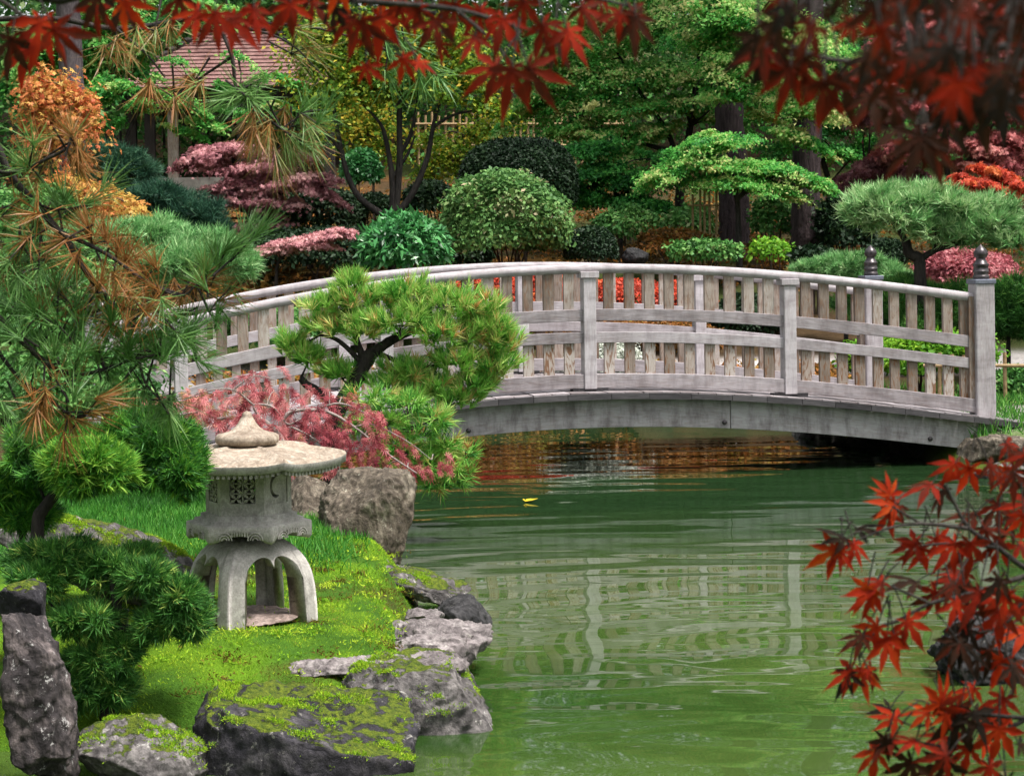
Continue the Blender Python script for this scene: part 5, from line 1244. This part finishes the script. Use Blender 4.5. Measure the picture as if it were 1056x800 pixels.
# grass and moss
def on_ground(rng, n, x0, x1, y0, y1, dmin=.05):
    x = rng.uniform(x0, x1, n); y = rng.uniform(y0, y1, n); k = pond_d(x, y) > dmin
    x, y = x[k], y[k]; return x, y, ground_z(x, y)
def grass():
    rng = np.random.default_rng(131); L = Leaves()
    # tall grass behind the lantern and behind the boulder
    x, y, z = on_ground(rng, 90000, -3.2, -.55, 9.7, 14.5, .15)
    tall = np.clip(fbm(x, y, 1.4, 3, 4)*1.6-.2+(y-10)*.12, .15, 1.2)
    keep = rng.random(len(x)) < np.clip((y-10.2)*.7, 0, 1)*np.clip((pond_d(x, y)-.25)*4, 0, 1)
    x, y, z, tall = x[keep], y[keep], z[keep], tall[keep]; n = len(x)
    D = rng.normal(size=(n, 3))*np.array([.45, .45, .2])+np.array([0, 0, 1])
    L.put(T_NEED2, np.stack([x, y, z-.005], 1), rng.normal(size=(n, 3))*.4+np.array([0, -1, 0]), .025+.065*tall*rng.uniform(.4, 1.15, n), np.clip(.45+rng.normal(size=n)*.2+(fbm(x, y, 2, 3, 9)-.5), 0, 1), rng, D=D, wid=.0045)
    o = L.build('grass', M['grass'], origin=(-1.8, 11, .3)); tag(o, 'bright green grass growing behind the stone lantern', 'grass', kind='stuff')
    L = Leaves()
    x, y, z = on_ground(rng, 190000, -2.3, .1, 7.7, 12.4, .03); n = len(x)
    m = fbm(x, y, 4.5, 4, 33); br = fbm(x, y, 1.3, 4, 21)
    keep = (rng.random(n) < np.clip((m-.25)*3, .15, 1)); x, y, z, m, br = x[keep], y[keep], z[keep], m[keep], br[keep]; n = len(x)
    tn = np.clip(.42+m*.55+rng.normal(size=n)*.16-np.clip((br-.50)*4.5, 0, .6)+(fbm(x, y, 9, 3, 61)-.5)*.7, 0, 1)
    D = rng.normal(size=(n, 3))*np.array([.8, .8, .25])+np.array([0, 0, .75])
    L.put(T_NEEDLE, np.stack([x, y, z-.003], 1), rng.normal(size=(n, 3)), rng.uniform(.007, .018, n)*(.5+1.0*fbm(x, y, 7, 2, 71)), tn, rng, D=D, wid=.0040)
    # raised moss on the boulders
    for W, Fr, mt, Yr in ROCKS:
        if mt not in ('rock_dark', 'rock_mossy') or Yr > 13: continue
        A, B, C_ = W[Fr[:, 0]], W[Fr[:, 1]], W[Fr[:, 2]]; nr = np.cross(B-A, C_-A); ar = np.linalg.norm(nr, axis=1)/2; nz = nr[:, 2]/np.maximum(2*ar, 1e-9)
        cen = (A+B+C_)/3; ns = fbm(cen[:, 0]+cen[:, 2]*.7, cen[:, 1]+cen[:, 2], 9, 4, 17); w_ = ar*np.clip((nz-.35)*2, 0, 1)*np.clip((ns-.56)*9, 0, 1)*(cen[:, 2] > .03)
        if w_.sum() <= 0: continue
        k = int(min(9000, 30000*w_.sum()/.25)); f = rng.choice(len(Fr), k, p=w_/w_.sum()); u = rng.random((k, 2)); fl_ = u.sum(1) > 1; u[fl_] = 1-u[fl_]
        Cn = A[f]+(B[f]-A[f])*u[:, :1]+(C_[f]-A[f])*u[:, 1:]; nn = norm(nr[f])
        L.put(T_NEEDLE, Cn-nn*.002, rng.normal(size=(k, 3)), rng.uniform(.008, .018, k), np.clip(.36+ns[f]*.5+rng.normal(size=k)*.16-.35*(rng.random(k) < .12), 0, 1), rng, D=nn+rng.normal(size=(k, 3))*.55, wid=.005)
    # fallen needles and bits of leaf
    x, y, z = on_ground(rng, 700, -2.1, -.1, 8.0, 11, .08); n = len(x)
    L.put(T_NEEDLE, np.stack([x, y, z+.014], 1), rng.normal(size=(n, 3))*.2+np.array([0, 0, 1]), rng.uniform(.03, .07, n), rng.uniform(0, .2, n), rng, wid=.003)
    x, y, z = on_ground(rng, 150, -2.1, -.1, 8.1, 11.5, .08); n = len(x)
    L.put(T_BIT, np.stack([x, y, z+.014], 1), rng.normal(size=(n, 3))*.3+np.array([0, 0, 1]), rng.uniform(.012, .03, n), rng.uniform(0, .16, n), rng)
    # little cushions of taller moss and sprigs
    nc = 420; cx, cy, cz = on_ground(rng, nc, -2.2, 0, 7.9, 12, .05)
    for a_, b_, c_ in zip(cx, cy, cz):
        k = rng.integers(25, 70); r_ = rng.uniform(.015, .05); q = rng.normal(size=(k, 3))*r_*np.array([1, 1, .25]); tb = rng.choice([.05, .1, .5, .7, .9])
        L.put(T_NEEDLE, np.array([a_, b_, c_+.004])+np.abs(q)*np.array([0, 0, 1])+q*np.array([1, 1, 0]), rng.normal(size=(k, 3)), rng.uniform(.010, .024, k), np.clip(tb+rng.normal(size=k)*.12, 0, 1), rng, D=rng.normal(size=(k, 3))+np.array([0, 0, .8]), wid=.006)
    o = L.build('moss', M['moss_blades'], origin=(-1, 9, .3)); tag(o, 'bright green moss and short grass on the lantern islet', 'moss', kind='stuff')
grass()
def weeds():
    rng = np.random.default_rng(141); L = Leaves()
    x, y, z = on_ground(rng, 9000, 3.5, 6.5, 17.5, 22.5, .15); keep = ~((np.abs(x-5.6) < 1.3) & (np.abs(y-18.6) < 1.3)); x, y, z = x[keep], y[keep], z[keep]; n = len(x)
    L.put(T_NEED2, np.stack([x, y, z], 1), rng.normal(size=(n, 3))*.4+np.array([0, -1, 0]), rng.uniform(.05, .16, n), rng.random(n), rng, D=rng.normal(size=(n, 3))*.4+np.array([0, 0, 1]), wid=.008)
    o = L.build('grass', M['grass'], origin=(4.5, 20, .3)); tag(o, 'grass tufts on the right bank beyond the bridge', 'grass', kind='stuff')
weeds()
# ---------------------------------------------------------------- long-needled pine boughs at the left, about 5 m away
def front_pine():
    Y = 5.2; rng = np.random.default_rng(201); rr = random.Random(201)
    t = thing('overhanging_pine', 'long-needled pine with orange dead needles overhanging the left edge', 'pine', (-2.3, 5.4, gz(-2.3, 5.4)))
    tr = [Vector((-2.3, 5.4, -.1)), Vector((-2.25, 5.4, 1.0)), Vector((-2.1, 5.35, 2.0)), Vector((-2.05, 5.3, 3.2))]
    V, Fc = limb(tr, .10, .05, 12, 6, .08, rr); np_mesh('trunk', V, Fc, M['bark_dark'], t, smooth=True)
    B = [([(-200, 60), (-60, 110), (16, 188), (60, 238), (90, 282), (112, 312), (120, 318)], .011, .006), ([(-200, 60), (-60, 160), (10, 178), (50, 163), (70, 152), (73, 140)], .008, .003),
         ([(-200, 60), (-60, 280), (16, 346), (50, 376), (78, 386), (110, 380), (134, 371)], .009, .004), ([(-60, 280), (16, 386), (45, 406), (72, 428), (86, 430)], .006, .003),
         ([(112, 312), (100, 321), (90, 322), (100, 328), (112, 338)], .004, .002), ([(112, 312), (140, 318), (165, 322)], .004, .002), ([(60, 238), (110, 262), (150, 290), (190, 305)], .006, .003), ([(150, 290), (185, 305), (205, 292)], .004, .002),
         ([(134, 371), (150, 362), (170, 364), (190, 345)], .004, .002), ([(142, 368), (150, 395), (165, 412)], .004, .002), ([(-200, 60), (0, 20), (120, 30), (210, 20), (237, 52), (244, 92), (262, 112), (300, 140)], .008, .003), ([(120, 30), (150, 55), (170, 80)], .004, .002), ([(237, 60), (200, 85), (180, 100)], .004, .002), ([(16, 188), (50, 215), (90, 212)], .004, .002), ([(30, 210), (20, 245), (40, 275)], .004, .002), ([(60, 376), (60, 350), (70, 330)], .004, .002), ([(210, 20), (290, 40), (330, 75)], .004, .0015), ([(210, 20), (330, 30), (420, 60)], .004, .0015)]
    tubes = []
    for path, r0, r1 in B:
        pts = [P(p[0], p[1], Y+rr.uniform(-.03, .03)) for p in path]
        if path[0][0] == -200: pts[0] = Vector((-2.1, 5.35, min(2.6, max(1.2, pts[0].z))))
        tubes.append(limb(pts, r0, r1, 7, 5, .10, rr))
    # tufts: x, y, direction in degrees (0 = right, 90 = up), length px, tint, needles, spread
    T = [(45, 320, 100, 36, .78, 50, .9), (20, 260, 240, 36, .76, 50, .9), (140, 330, 250, 34, .80, 40, .9), (60, 395, 120, 34, .78, 40, .9), (238, 268, 50, 42, .38, 90, .35), (225, 275, 70, 40, .35, 70, .4), (205, 295, 20, 36, .78, 60, .7), (190, 300, 240, 36, .80, 50, .7), (212, 285, 95, 36, .5, 50, .6), (150, 285, 120, 34, .80, 60, .9), (120, 262, 80, 36, .84, 70, .9), (95, 250, 110, 38, .82, 80, .9), (70, 245, 200, 38, .82, 60, .9), (105, 285, 250, 34, .80, 50, .9),
         (60, 215, 100, 40, .40, 60, .8), (85, 212, 30, 40, .45, 60, .7), (40, 230, 240, 40, .40, 60, .9), (25, 250, 200, 40, .45, 60, .9), (40, 275, 270, 38, .40, 60, .9), (25, 300, 180, 40, .35, 60, .9), (60, 300, 90, 40, .30, 70, .9), (80, 330, 80, 40, .38, 70, .8), (60, 335, 120, 40, .35, 60, .9),
         (135, 345, 75, 44, .33, 80, .5), (145, 372, 55, 42, .33, 80, .6), (125, 350, 120, 40, .35, 60, .6), (165, 365, 20, 38, .36, 70, .6), (190, 345, 40, 40, .33, 90, .8), (195, 350, 330, 40, .36, 70, .7), (200, 340, 90, 36, .34, 50, .6), (175, 410, 270, 40, .42, 70, .9), (165, 412, 300, 36, .5, 60, .9), (150, 400, 250, 36, .40, 50, .7),
         (100, 372, 100, 40, .36, 70, .8), (75, 385, 60, 42, .38, 70, .8), (50, 375, 90, 40, .36, 60, .8), (85, 428, 60, 40, .42, 60, .8), (70, 430, 270, 36, .80, 70, .6), (45, 408, 270, 36, .78, 60, .7), (90, 425, 10, 36, .78, 50, .6), (30, 400, 250, 40, .45, 60, .9), (110, 385, 290, 36, .38, 60, .7), (130, 372, 0, 38, .36, 60, .6), (20, 420, 300, 36, .40, 60, .9),
         (73, 140, 80, 38, .76, 50, .8), (50, 160, 200, 36, .78, 60, .9), (72, 160, 300, 36, .80, 70, .7), (30, 170, 120, 36, .5, 50, .9), (120, 40, 270, 40, .74, 50, .9), (200, 85, 230, 38, .72, 60, .8), (180, 100, 270, 38, .76, 50, .8),
         (244, 95, 200, 42, .45, 60, .7), (262, 112, 260, 42, .74, 70, .6), (255, 100, 330, 40, .45, 60, .7), (300, 140, 270, 44, .72, 90, .4), (290, 132, 300, 42, .62, 70, .5), (275, 122, 240, 40, .76, 60, .6), (305, 130, 20, 36, .40, 50, .8), (310, 115, 60, 36, .38, 40, .8), (300, 55, 340, 40, .68, 50, .8), (420, 60, 280, 40, .36, 60, .6), (400, 55, 320, 40, .34, 40, .7), (440, 65, 320, 36, .36, 40, .7), (160, 30, 260, 40, .70, 50, .8),
         (112, 320, 230, 34, .74, 50, .9), (165, 322, 330, 34, .45, 50, .9), (150, 320, 60, 36, .78, 50, .9), (100, 300, 60, 36, .78, 60, .9), (130, 300, 300, 34, .78, 50, .9), (20, 345, 140, 40, .38, 60, .9), (35, 360, 250, 38, .40, 60, .9), (15, 320, 60, 40, .35, 60, .9), (25, 275, 60, 38, .36, 50, .9), (50, 255, 30, 36, .78, 50, .9), (15, 210, 30, 38, .74, 50, .9), (180, 330, 200, 34, .36, 50, .8), (215, 320, 300, 34, .36, 40, .9)]
    L = Leaves(); Dd = Leaves()
    for x, y, a, ln, tn, n, sp in T:
        dy = rr.uniform(-.22, .22); p = P(x, y, Y+dy*.3); d = Vector((math.cos(R(a)), rr.uniform(-.5, .5), math.sin(R(a))))
        tgt = Dd if tn > .66 else L
        for q in range(3):
            o_ = Vector((rr.uniform(-1, 1), rr.uniform(-1.5, 1.5), rr.uniform(-1, 1)))*(.0 if q == 0 else .055); d2 = (d+Vector((rr.uniform(-.5, .5), rr.uniform(-.5, .5), rr.uniform(-.5, .5)))*(.0 if q == 0 else 1)).normalized()
            tufts(tgt, rng, [tuple(p+o_)], [tuple(d2)], int(n*(.62 if tn <= .66 else .62)), ln*S(Y)*1.15, .0022, sp*.75, tn, .07, T_NEED2, .15)
            if q: tubes.append(limb([p+Vector((0, 0, -.004)), p.lerp(p+o_, .5), p+o_], .0022, .0018, 4, 3, 0, rr))
        tubes.append(limb([p-Vector((0, 0, 0))-d*.06+Vector((0, 0, .01)), p, p+d*.015], .0028, .0022, 5, 3, .1, rr))
    V, Fc = merge(tubes); np_mesh('branches', V, Fc, M['bark_dark'], t, smooth=True)
    L.build('needles', M['needle_front'], t); Dd.build('dead_needles', M['needle_front'], t)
front_pine()
# ---------------------------------------------------------------- close red maple leaves
def maple_template():
    V, Fc = [], []
    angs = [0, 40, -40, 84, -84, 132, -132]; lens = [1, .93, .93, .70, .70, .36, .36]; ws = [.120, .112, .112, .088, .088, .05, .05]
    ts = [0, .14, .28, .42, .56, .70, .84, 1.0]; wp = [.25, .52, .66, 1.0, .90, .55, .22, .0]
    for i, (a, l, w_) in enumerate(zip(angs, lens, ws)):
        ca, sa = math.cos(R(a)), math.sin(R(a)); b = len(V)
        for k, (t, q) in enumerate(zip(ts, wp)):
            ser = 1 + (.10 if k % 2 else -.06)
            hw = w_*q*ser
            for sgn in (-1, 0, 1):
                x, y = t*l, sgn*hw; z = .035*abs(sgn)*q + .0015*i
                V.append((x*ca-y*sa, x*sa+y*ca, z))
        for k in range(len(ts)-1):
            o = b+k*3; Fc += [(o, o+3, o+4, o+1), (o+1, o+4, o+5, o+2)]
    return np.array(V, np.float32), np.array(Fc)
TM = maple_template()
def maple_leaves(L, leaves, rng):
    """leaves: (pos, axis dir, normal, size, tint, curl)"""
    V0, F0 = TM
    rad = np.hypot(V0[:, 0], V0[:, 1])
    for pos, ax, nr, sz, tn, curl in leaves:
        ax = Vector(ax).normalized(); nr = Vector(nr); nr = (nr-ax*nr.dot(ax)).normalized(); bt = nr.cross(ax)
        lob = rng.uniform(.82, 1.12, 7); V = V0.copy()
        V *= np.repeat(lob, len(V0)//7)[:, None]
        z = V[:, 2]-curl*rad**2+.06*np.sin(V[:, 1]*4+rng.uniform(0, 6))*rad
        # lobes close like a half open hand
        cl = rng.uniform(.75, 1.0); y = V[:, 1]*cl; z = z-(1-cl)*np.abs(V[:, 1])*1.3
        W = np.array(tuple(pos))+(V[:, 0:1]*np.array(tuple(ax))+y[:, None]*np.array(tuple(bt))+z[:, None]*np.array(tuple(nr)))*sz
        L.V.append(W); L.F.append(F0+L.b); L.b += len(W); kf = np.tile(np.arange(len(F0)//7)//2/6.0, 7); half = np.tile(np.array([-1, 1]), len(F0)//2)
        L.t.append(np.clip(tn+rng.normal()*.02+np.repeat(rng.normal(size=7)*.05, len(F0)//7)+half*rng.uniform(.0, .05)+(kf-.5)*rng.uniform(-.22, .16)+rng.normal(size=len(F0))*.025, 0, 1))
def maple(label, trunk, specs, twigs, seed, hub):
    rng = np.random.default_rng(seed); rr = random.Random(seed)
    t = thing('red_maple', label, 'tree', (trunk[0][0], trunk[0][1], gz(trunk[0][0], trunk[0][1])))
    tubes = [limb([Vector(p) for p in trunk], .07, .02, 12, 6, .07, rr)]; L = Leaves(); lv = []
    for path, Y, r0, r1 in twigs:
        pts = [Vector(p) if len(p) == 4 and p[3] == 'w' else P(p[0], p[1], Y+(p[2] if len(p) > 2 else 0)) for p in [q if not (len(q) == 4) else q for q in path]] if False else []
        for q in path:
            pts.append(Vector(q[1:]) if q[0] == 'w' else P(q[0], q[1], Y+(q[2] if len(q) > 2 else 0)))
        tubes.append(limb(pts, r0, r1, 6, 5, .06, rr))
    for (x, y, Y, px, deg, tn, tilt) in specs:
        s = S(Y); p = P(x, y, Y); a = R(deg)
        ax = Vector((math.cos(a), rr.uniform(-.35, .35), math.sin(a)))
        nr = Vector((rr.uniform(-.5, .5), -1.0, rr.uniform(.0, .9)))*(1-tilt)+Vector((rr.uniform(-.5, .5), rr.uniform(-.3, .3), 1))*tilt
        lv.append((p, ax, nr, px*s, tn, rr.uniform(.05, .40)))
        q = p-ax*px*s*.55+Vector((0, .01, .012)); tubes.append(limb([q+Vector((0, 0, .004)), p.lerp(q, .5)+Vector((0, 0, .004)), p], .0010, .0007, 4, 3, 0, rr))
    maple_leaves(L, lv, rng)
    V, Fc = merge(tubes); np_mesh('trunk', V, Fc, M['bark_dark'], t, smooth=True)
    V = np.concatenate(L.V); Fq = np.concatenate(L.F); tn = np.concatenate(L.t)
    np_mesh('leaves', V, Fq, M['leaf_maple_red'], t, tint=tn, smooth=True)
    return t
rr = random.Random(5)
# top edge
S1 = [(42, 22, 1.9, 78, 262, .72, .1), (30, 50, 1.95, 60, 215, .70, .15), (55, 30, 1.85, 66, 315, .66, .1), (12, 40, 1.9, 60, 255, .45, .2), (98, 6, 1.9, 52, 275, .72, .1), (128, 2, 1.9, 46, 305, .76, .1), (185, -2, 1.95, 48, 250, .50, .2),
      (222, 14, 1.8, 58, 275, .62, .1), (240, 20, 1.85, 52, 310, .66, .1), (205, 12, 1.85, 46, 225, .68, .1), (262, 10, 1.85, 52, 280, .60, .2), (300, 4, 1.9, 40, 285, .70, .1), (322, 0, 1.9, 46, 300, .66, .1), (345, 8, 1.85, 44, 260, .45, .2),
      (372, 22, 1.8, 56, 285, .45, .2), (360, 18, 1.85, 50, 235, .60, .2), (392, 18, 1.8, 58, 265, .66, .1), (412, 8, 1.85, 50, 290, .50, .2), (432, 10, 1.8, 46, 250, .62, .1), (448, 22, 1.8, 52, 280, .42, .3), (470, 5, 1.85, 50, 260, .66, .1), (378, 68, 1.9, 34, 280, .74, .3), (415, 60, 1.9, 40, 300, .78, .3), (430, 64, 1.9, 30, 330, .78, .4),
      (495, 10, 1.8, 55, 270, .45, .2), (520, 20, 1.75, 55, 250, .58, .2), (528, 72, 1.7, 72, 255, .40, .15), (545, 70, 1.72, 64, 300, .44, .15), (512, 70, 1.72, 66, 215, .55, .15), (560, 26, 1.75, 60, 285, .66, .1), (585, 32, 1.75, 58, 300, .70, .1), (572, 40, 1.78, 52, 260, .60, .2), (600, 8, 1.8, 50, 300, .66, .1), (618, -4, 1.85, 46, 280, .60, .2),
      (655, 18, 1.7, 58, 268, .28, .1), (650, 12, 1.72, 50, 310, .36, .1), (640, 14, 1.7, 46, 225, .40, .1), (540, 2, 1.8, 50, 270, .35, .3), (455, 45, 1.85, 36, 270, .5, .3), (490, 38, 1.8, 44, 240, .48, .3)]
for i in range(12): S1.append((rr.uniform(0, 640), rr.uniform(-45, 6), rr.uniform(1.75, 2.0), rr.uniform(38, 56), rr.uniform(230, 310), rr.uniform(.3, .75), rr.uniform(.1, .4)))
W1 = [([('w', -1.1, 1.6, 2.6), ('w', -.7, 1.8, 2.25), (0, -20), (120, -14), (260, -8), (380, 2), (450, 14)], 1.87, .006, .0018), ([(380, 2), (470, 10), (540, 30), (580, 34)], 1.80, .0025, .0012), ([(260, -8), (420, -20), (560, -12), (655, 8)], 1.82, .003, .0012), ([(470, 10), (505, 40), (530, 68)], 1.76, .0018, .001), ([('w', -.7, 1.8, 2.25), (0, 0), (40, 18)], 1.9, .003, .001), ([(380, 2), (400, 35), (412, 58)], 1.86, .0014, .0008)]
S1 = [(a, b, c, d*.86, e, max(.05, f*.82+rr.gauss(0, .09)), g) for a, b, c, d, e, f, g in S1]
maple('red maple branch with sharp red leaves hanging across the top edge, close to the viewer', [(-1.6, 1.4, -.1), (-1.55, 1.4, 1.2), (-1.35, 1.5, 2.1), (-1.1, 1.6, 2.6), (-.7, 1.8, 2.9)], S1, W1, 301, None)
# top right: dark blurred mass; lower right spray - one tree at the right
S2 = []
for i in range(88):
    x = 1075-abs(rr.gauss(0, .55))*260; y0 = 20+max(0, (x-790)/260)*55
    y = rr.uniform(-30, y0+35) if x > 850 else rr.uniform(-20, 62)
    if x < 775: x = rr.uniform(800, 1060)
    S2.append((x, y, rr.uniform(1.0, 1.35), rr.uniform(34, 62), rr.uniform(200, 300), rr.choice([.03, .08, .15, .2, .28, .3, .35, .42, .6]), rr.uniform(.1, .5)))
S2 += [(800, 40, 1.4, 78, 205, .16, .2), (830, 60, 1.4, 80, 240, .30, .2), (815, 70, 1.4, 66, 255, .52, .2), (850, 85, 1.4, 66, 262, .45, .2), (868, 78, 1.4, 70, 285, .30, .2), (790, 50, 1.4, 60, 230, .40, .2), (905, 60, 1.5, 60, 270, .72, .1), (890, 70, 1.5, 44, 250, .8, .2), (950, 140, 1.35, 66, 250, .30, .2), (940, 150, 1.35, 58, 225, .38, .2), (960, 150, 1.35, 56, 285, .32, .2), (930, 130, 1.4, 60, 215, .22, .2), (975, 120, 1.4, 70, 265, .12, .3), (1010, 110, 1.4, 70, 240, .18, .2), (1030, 90, 1.4, 70, 270, .28, .2), (900, 100, 1.4, 60, 230, .32, .2), (920, 100, 1.4, 66, 280, .26, .2), (985, 90, 1.4, 60, 290, .38, .2)]
LR = [(1000, 482, 2.3, 46, 250, .66, .1), (985, 478, 2.3, 40, 200, .62, .2), (1020, 478, 2.3, 42, 310, .60, .2), (960, 500, 2.3, 46, 190, .30, .6), (975, 505, 2.35, 44, 230, .25, .6), (922, 520, 2.3, 42, 170, .70, .2), (918, 528, 2.32, 38, 235, .72, .1), (925, 522, 2.3, 36, 320, .64, .2), (918, 510, 2.3, 34, 95, .66, .2), (862, 566, 2.25, 46, 215, .72, .1), (868, 568, 2.25, 36, 260, .68, .1), (880, 560, 2.25, 36, 290, .60, .2), (872, 556, 2.25, 40, 150, .30, .5), (885, 545, 2.3, 40, 20, .25, .6),
      (945, 560, 2.3, 46, 200, .58, .2), (950, 565, 2.3, 44, 250, .64, .1), (965, 555, 2.3, 42, 300, .60, .1), (985, 560, 2.25, 50, 230, .70, .1), (1000, 560, 2.25, 52, 270, .66, .1), (1015, 545, 2.3, 46, 320, .56, .2), (1030, 560, 2.3, 48, 260, .60, .1), (1005, 530, 2.35, 44, 180, .20, .6), (1030, 520, 2.35, 44, 230, .5, .4),
      (900, 610, 2.2, 50, 215, .66, .1), (895, 605, 2.2, 42, 245, .70, .1), (910, 600, 2.2, 40, 190, .55, .3), (890, 655, 2.2, 40, 205, .60, .2), (915, 660, 2.2, 48, 255, .66, .1), (922, 655, 2.2, 46, 285, .62, .1), (935, 640, 2.2, 46, 300, .60, .1), (905, 645, 2.2, 40, 225, .64, .1), (888, 690, 2.2, 42, 280, .66, .1), (878, 690, 2.2, 44, 215, .60, .2), (875, 695, 2.2, 36, 240, .20, .4), (895, 690, 2.2, 34, 320, .58, .2),
      (945, 600, 2.25, 46, 160, .22, .7), (965, 610, 2.25, 48, 250, .56, .2), (985, 620, 2.2, 46, 290, .62, .1), (1010, 610, 2.2, 52, 240, .30, .5), (1030, 630, 2.2, 50, 270, .55, .2), (1000, 650, 2.2, 54, 215, .14, .5), (985, 660, 2.2, 50, 260, .16, .4), (1020, 670, 2.2, 52, 300, .52, .2), (1035, 680, 2.2, 50, 250, .66, .1), (970, 725, 2.15, 52, 95, .68, .1), (965, 730, 2.15, 46, 30, .62, .2), (958, 735, 2.15, 40, 180, .70, .2), (975, 735, 2.15, 40, 300, .70, .2),
      (925, 740, 2.15, 46, 175, .64, .3), (920, 762, 2.15, 50, 205, .30, .7), (945, 765, 2.15, 46, 170, .28, .7), (905, 775, 2.15, 50, 220, .56, .3), (940, 785, 2.15, 54, 240, .36, .5), (990, 740, 2.15, 60, 250, .10, .4), (1005, 735, 2.15, 56, 290, .12, .4), (1000, 770, 2.15, 54, 220, .50, .2), (1030, 750, 2.15, 54, 260, .58, .2), (975, 785, 2.15, 56, 250, .22, .5), (1035, 720, 2.2, 50, 230, .62, .2), (1020, 790, 2.15, 54, 280, .45, .3)]
for i in range(30):
    x = 1065-abs(rr.gauss(0, .6))*110; y = rr.uniform(590, 815)
    if y < 700: x = max(x, 985)
    x = min(max(x, 915), 1075)
    LR.append((x, y, rr.uniform(2.1, 2.6), rr.uniform(32, 52), rr.uniform(170, 330), rr.choice([.08, .12, .2, .3, .5, .6, .68, .74]), rr.uniform(.1, .7)))
for i in range(16): LR.append((rr.uniform(1035, 1085), rr.uniform(440, 640), rr.uniform(2.2, 2.6), rr.uniform(34, 52), rr.uniform(190, 330), rr.choice([.15, .3, .5, .6, .68]), rr.uniform(.1, .6)))
W2 = [([('w', 1.15, 1.5, 2.35), (1180, 20), (1080, 40), (960, 60), (860, 62), (800, 40)], 1.42, .005, .0012), ([(1080, 40), (1000, 90), (955, 138)], 1.40, .003, .0012), ([(1080, 40), (980, 20), (880, 10)], 1.45, .003, .0012),
      ([('w', 1.97, 2.18, 1.3), (1300, 575), (1150, 590), (1070, 590), (1030, 565), (1000, 545), (985, 520), (975, 500)], 2.28, .005, .0014), ([(1070, 590), (1000, 612), (960, 622), (925, 640), (905, 648), (885, 680)], 2.22, .003, .001), ([(1000, 545), (950, 540), (915, 545), (872, 562)], 2.27, .0022, .0009), ([(1030, 565), (990, 560), (950, 562)], 2.27, .002, .001), ([(950, 540), (930, 528), (920, 522)], 2.29, .0014, .0008), ([(960, 622), (920, 605), (905, 604)], 2.2, .0014, .0008),
      ([('w', 2.02, 2.2, 1.1), (1300, 730), (1150, 740), (1060, 740), (1000, 735), (970, 735)], 2.16, .004, .0014), ([(1060, 740), (1000, 770), (940, 765), (910, 770)], 2.16, .0025, .001), ([(1000, 735), (950, 748), (925, 742)], 2.16, .0016, .0008), ([(1070, 590), (1040, 640), (1000, 655)], 2.2, .002, .001)]
S2 = [(a, b, c*.97, d*.86, e, f*.88, g) for a, b, c, d, e, f, g in S2]
S2 += [(a, b, c, d*.88, e, max(.05, f*.88+rr.gauss(0, .12)), g) for a, b, c, d, e, f, g in LR]
maple('red maple at the right edge with dark leaves above and a red spray over water', [(2.10, 2.3, -.1), (2.06, 2.25, .8), (1.92, 2.1, 1.5), (1.55, 1.75, 2.15), (1.15, 1.5, 2.38), (.95, 1.4, 2.9)], S2, W2, 302, None)
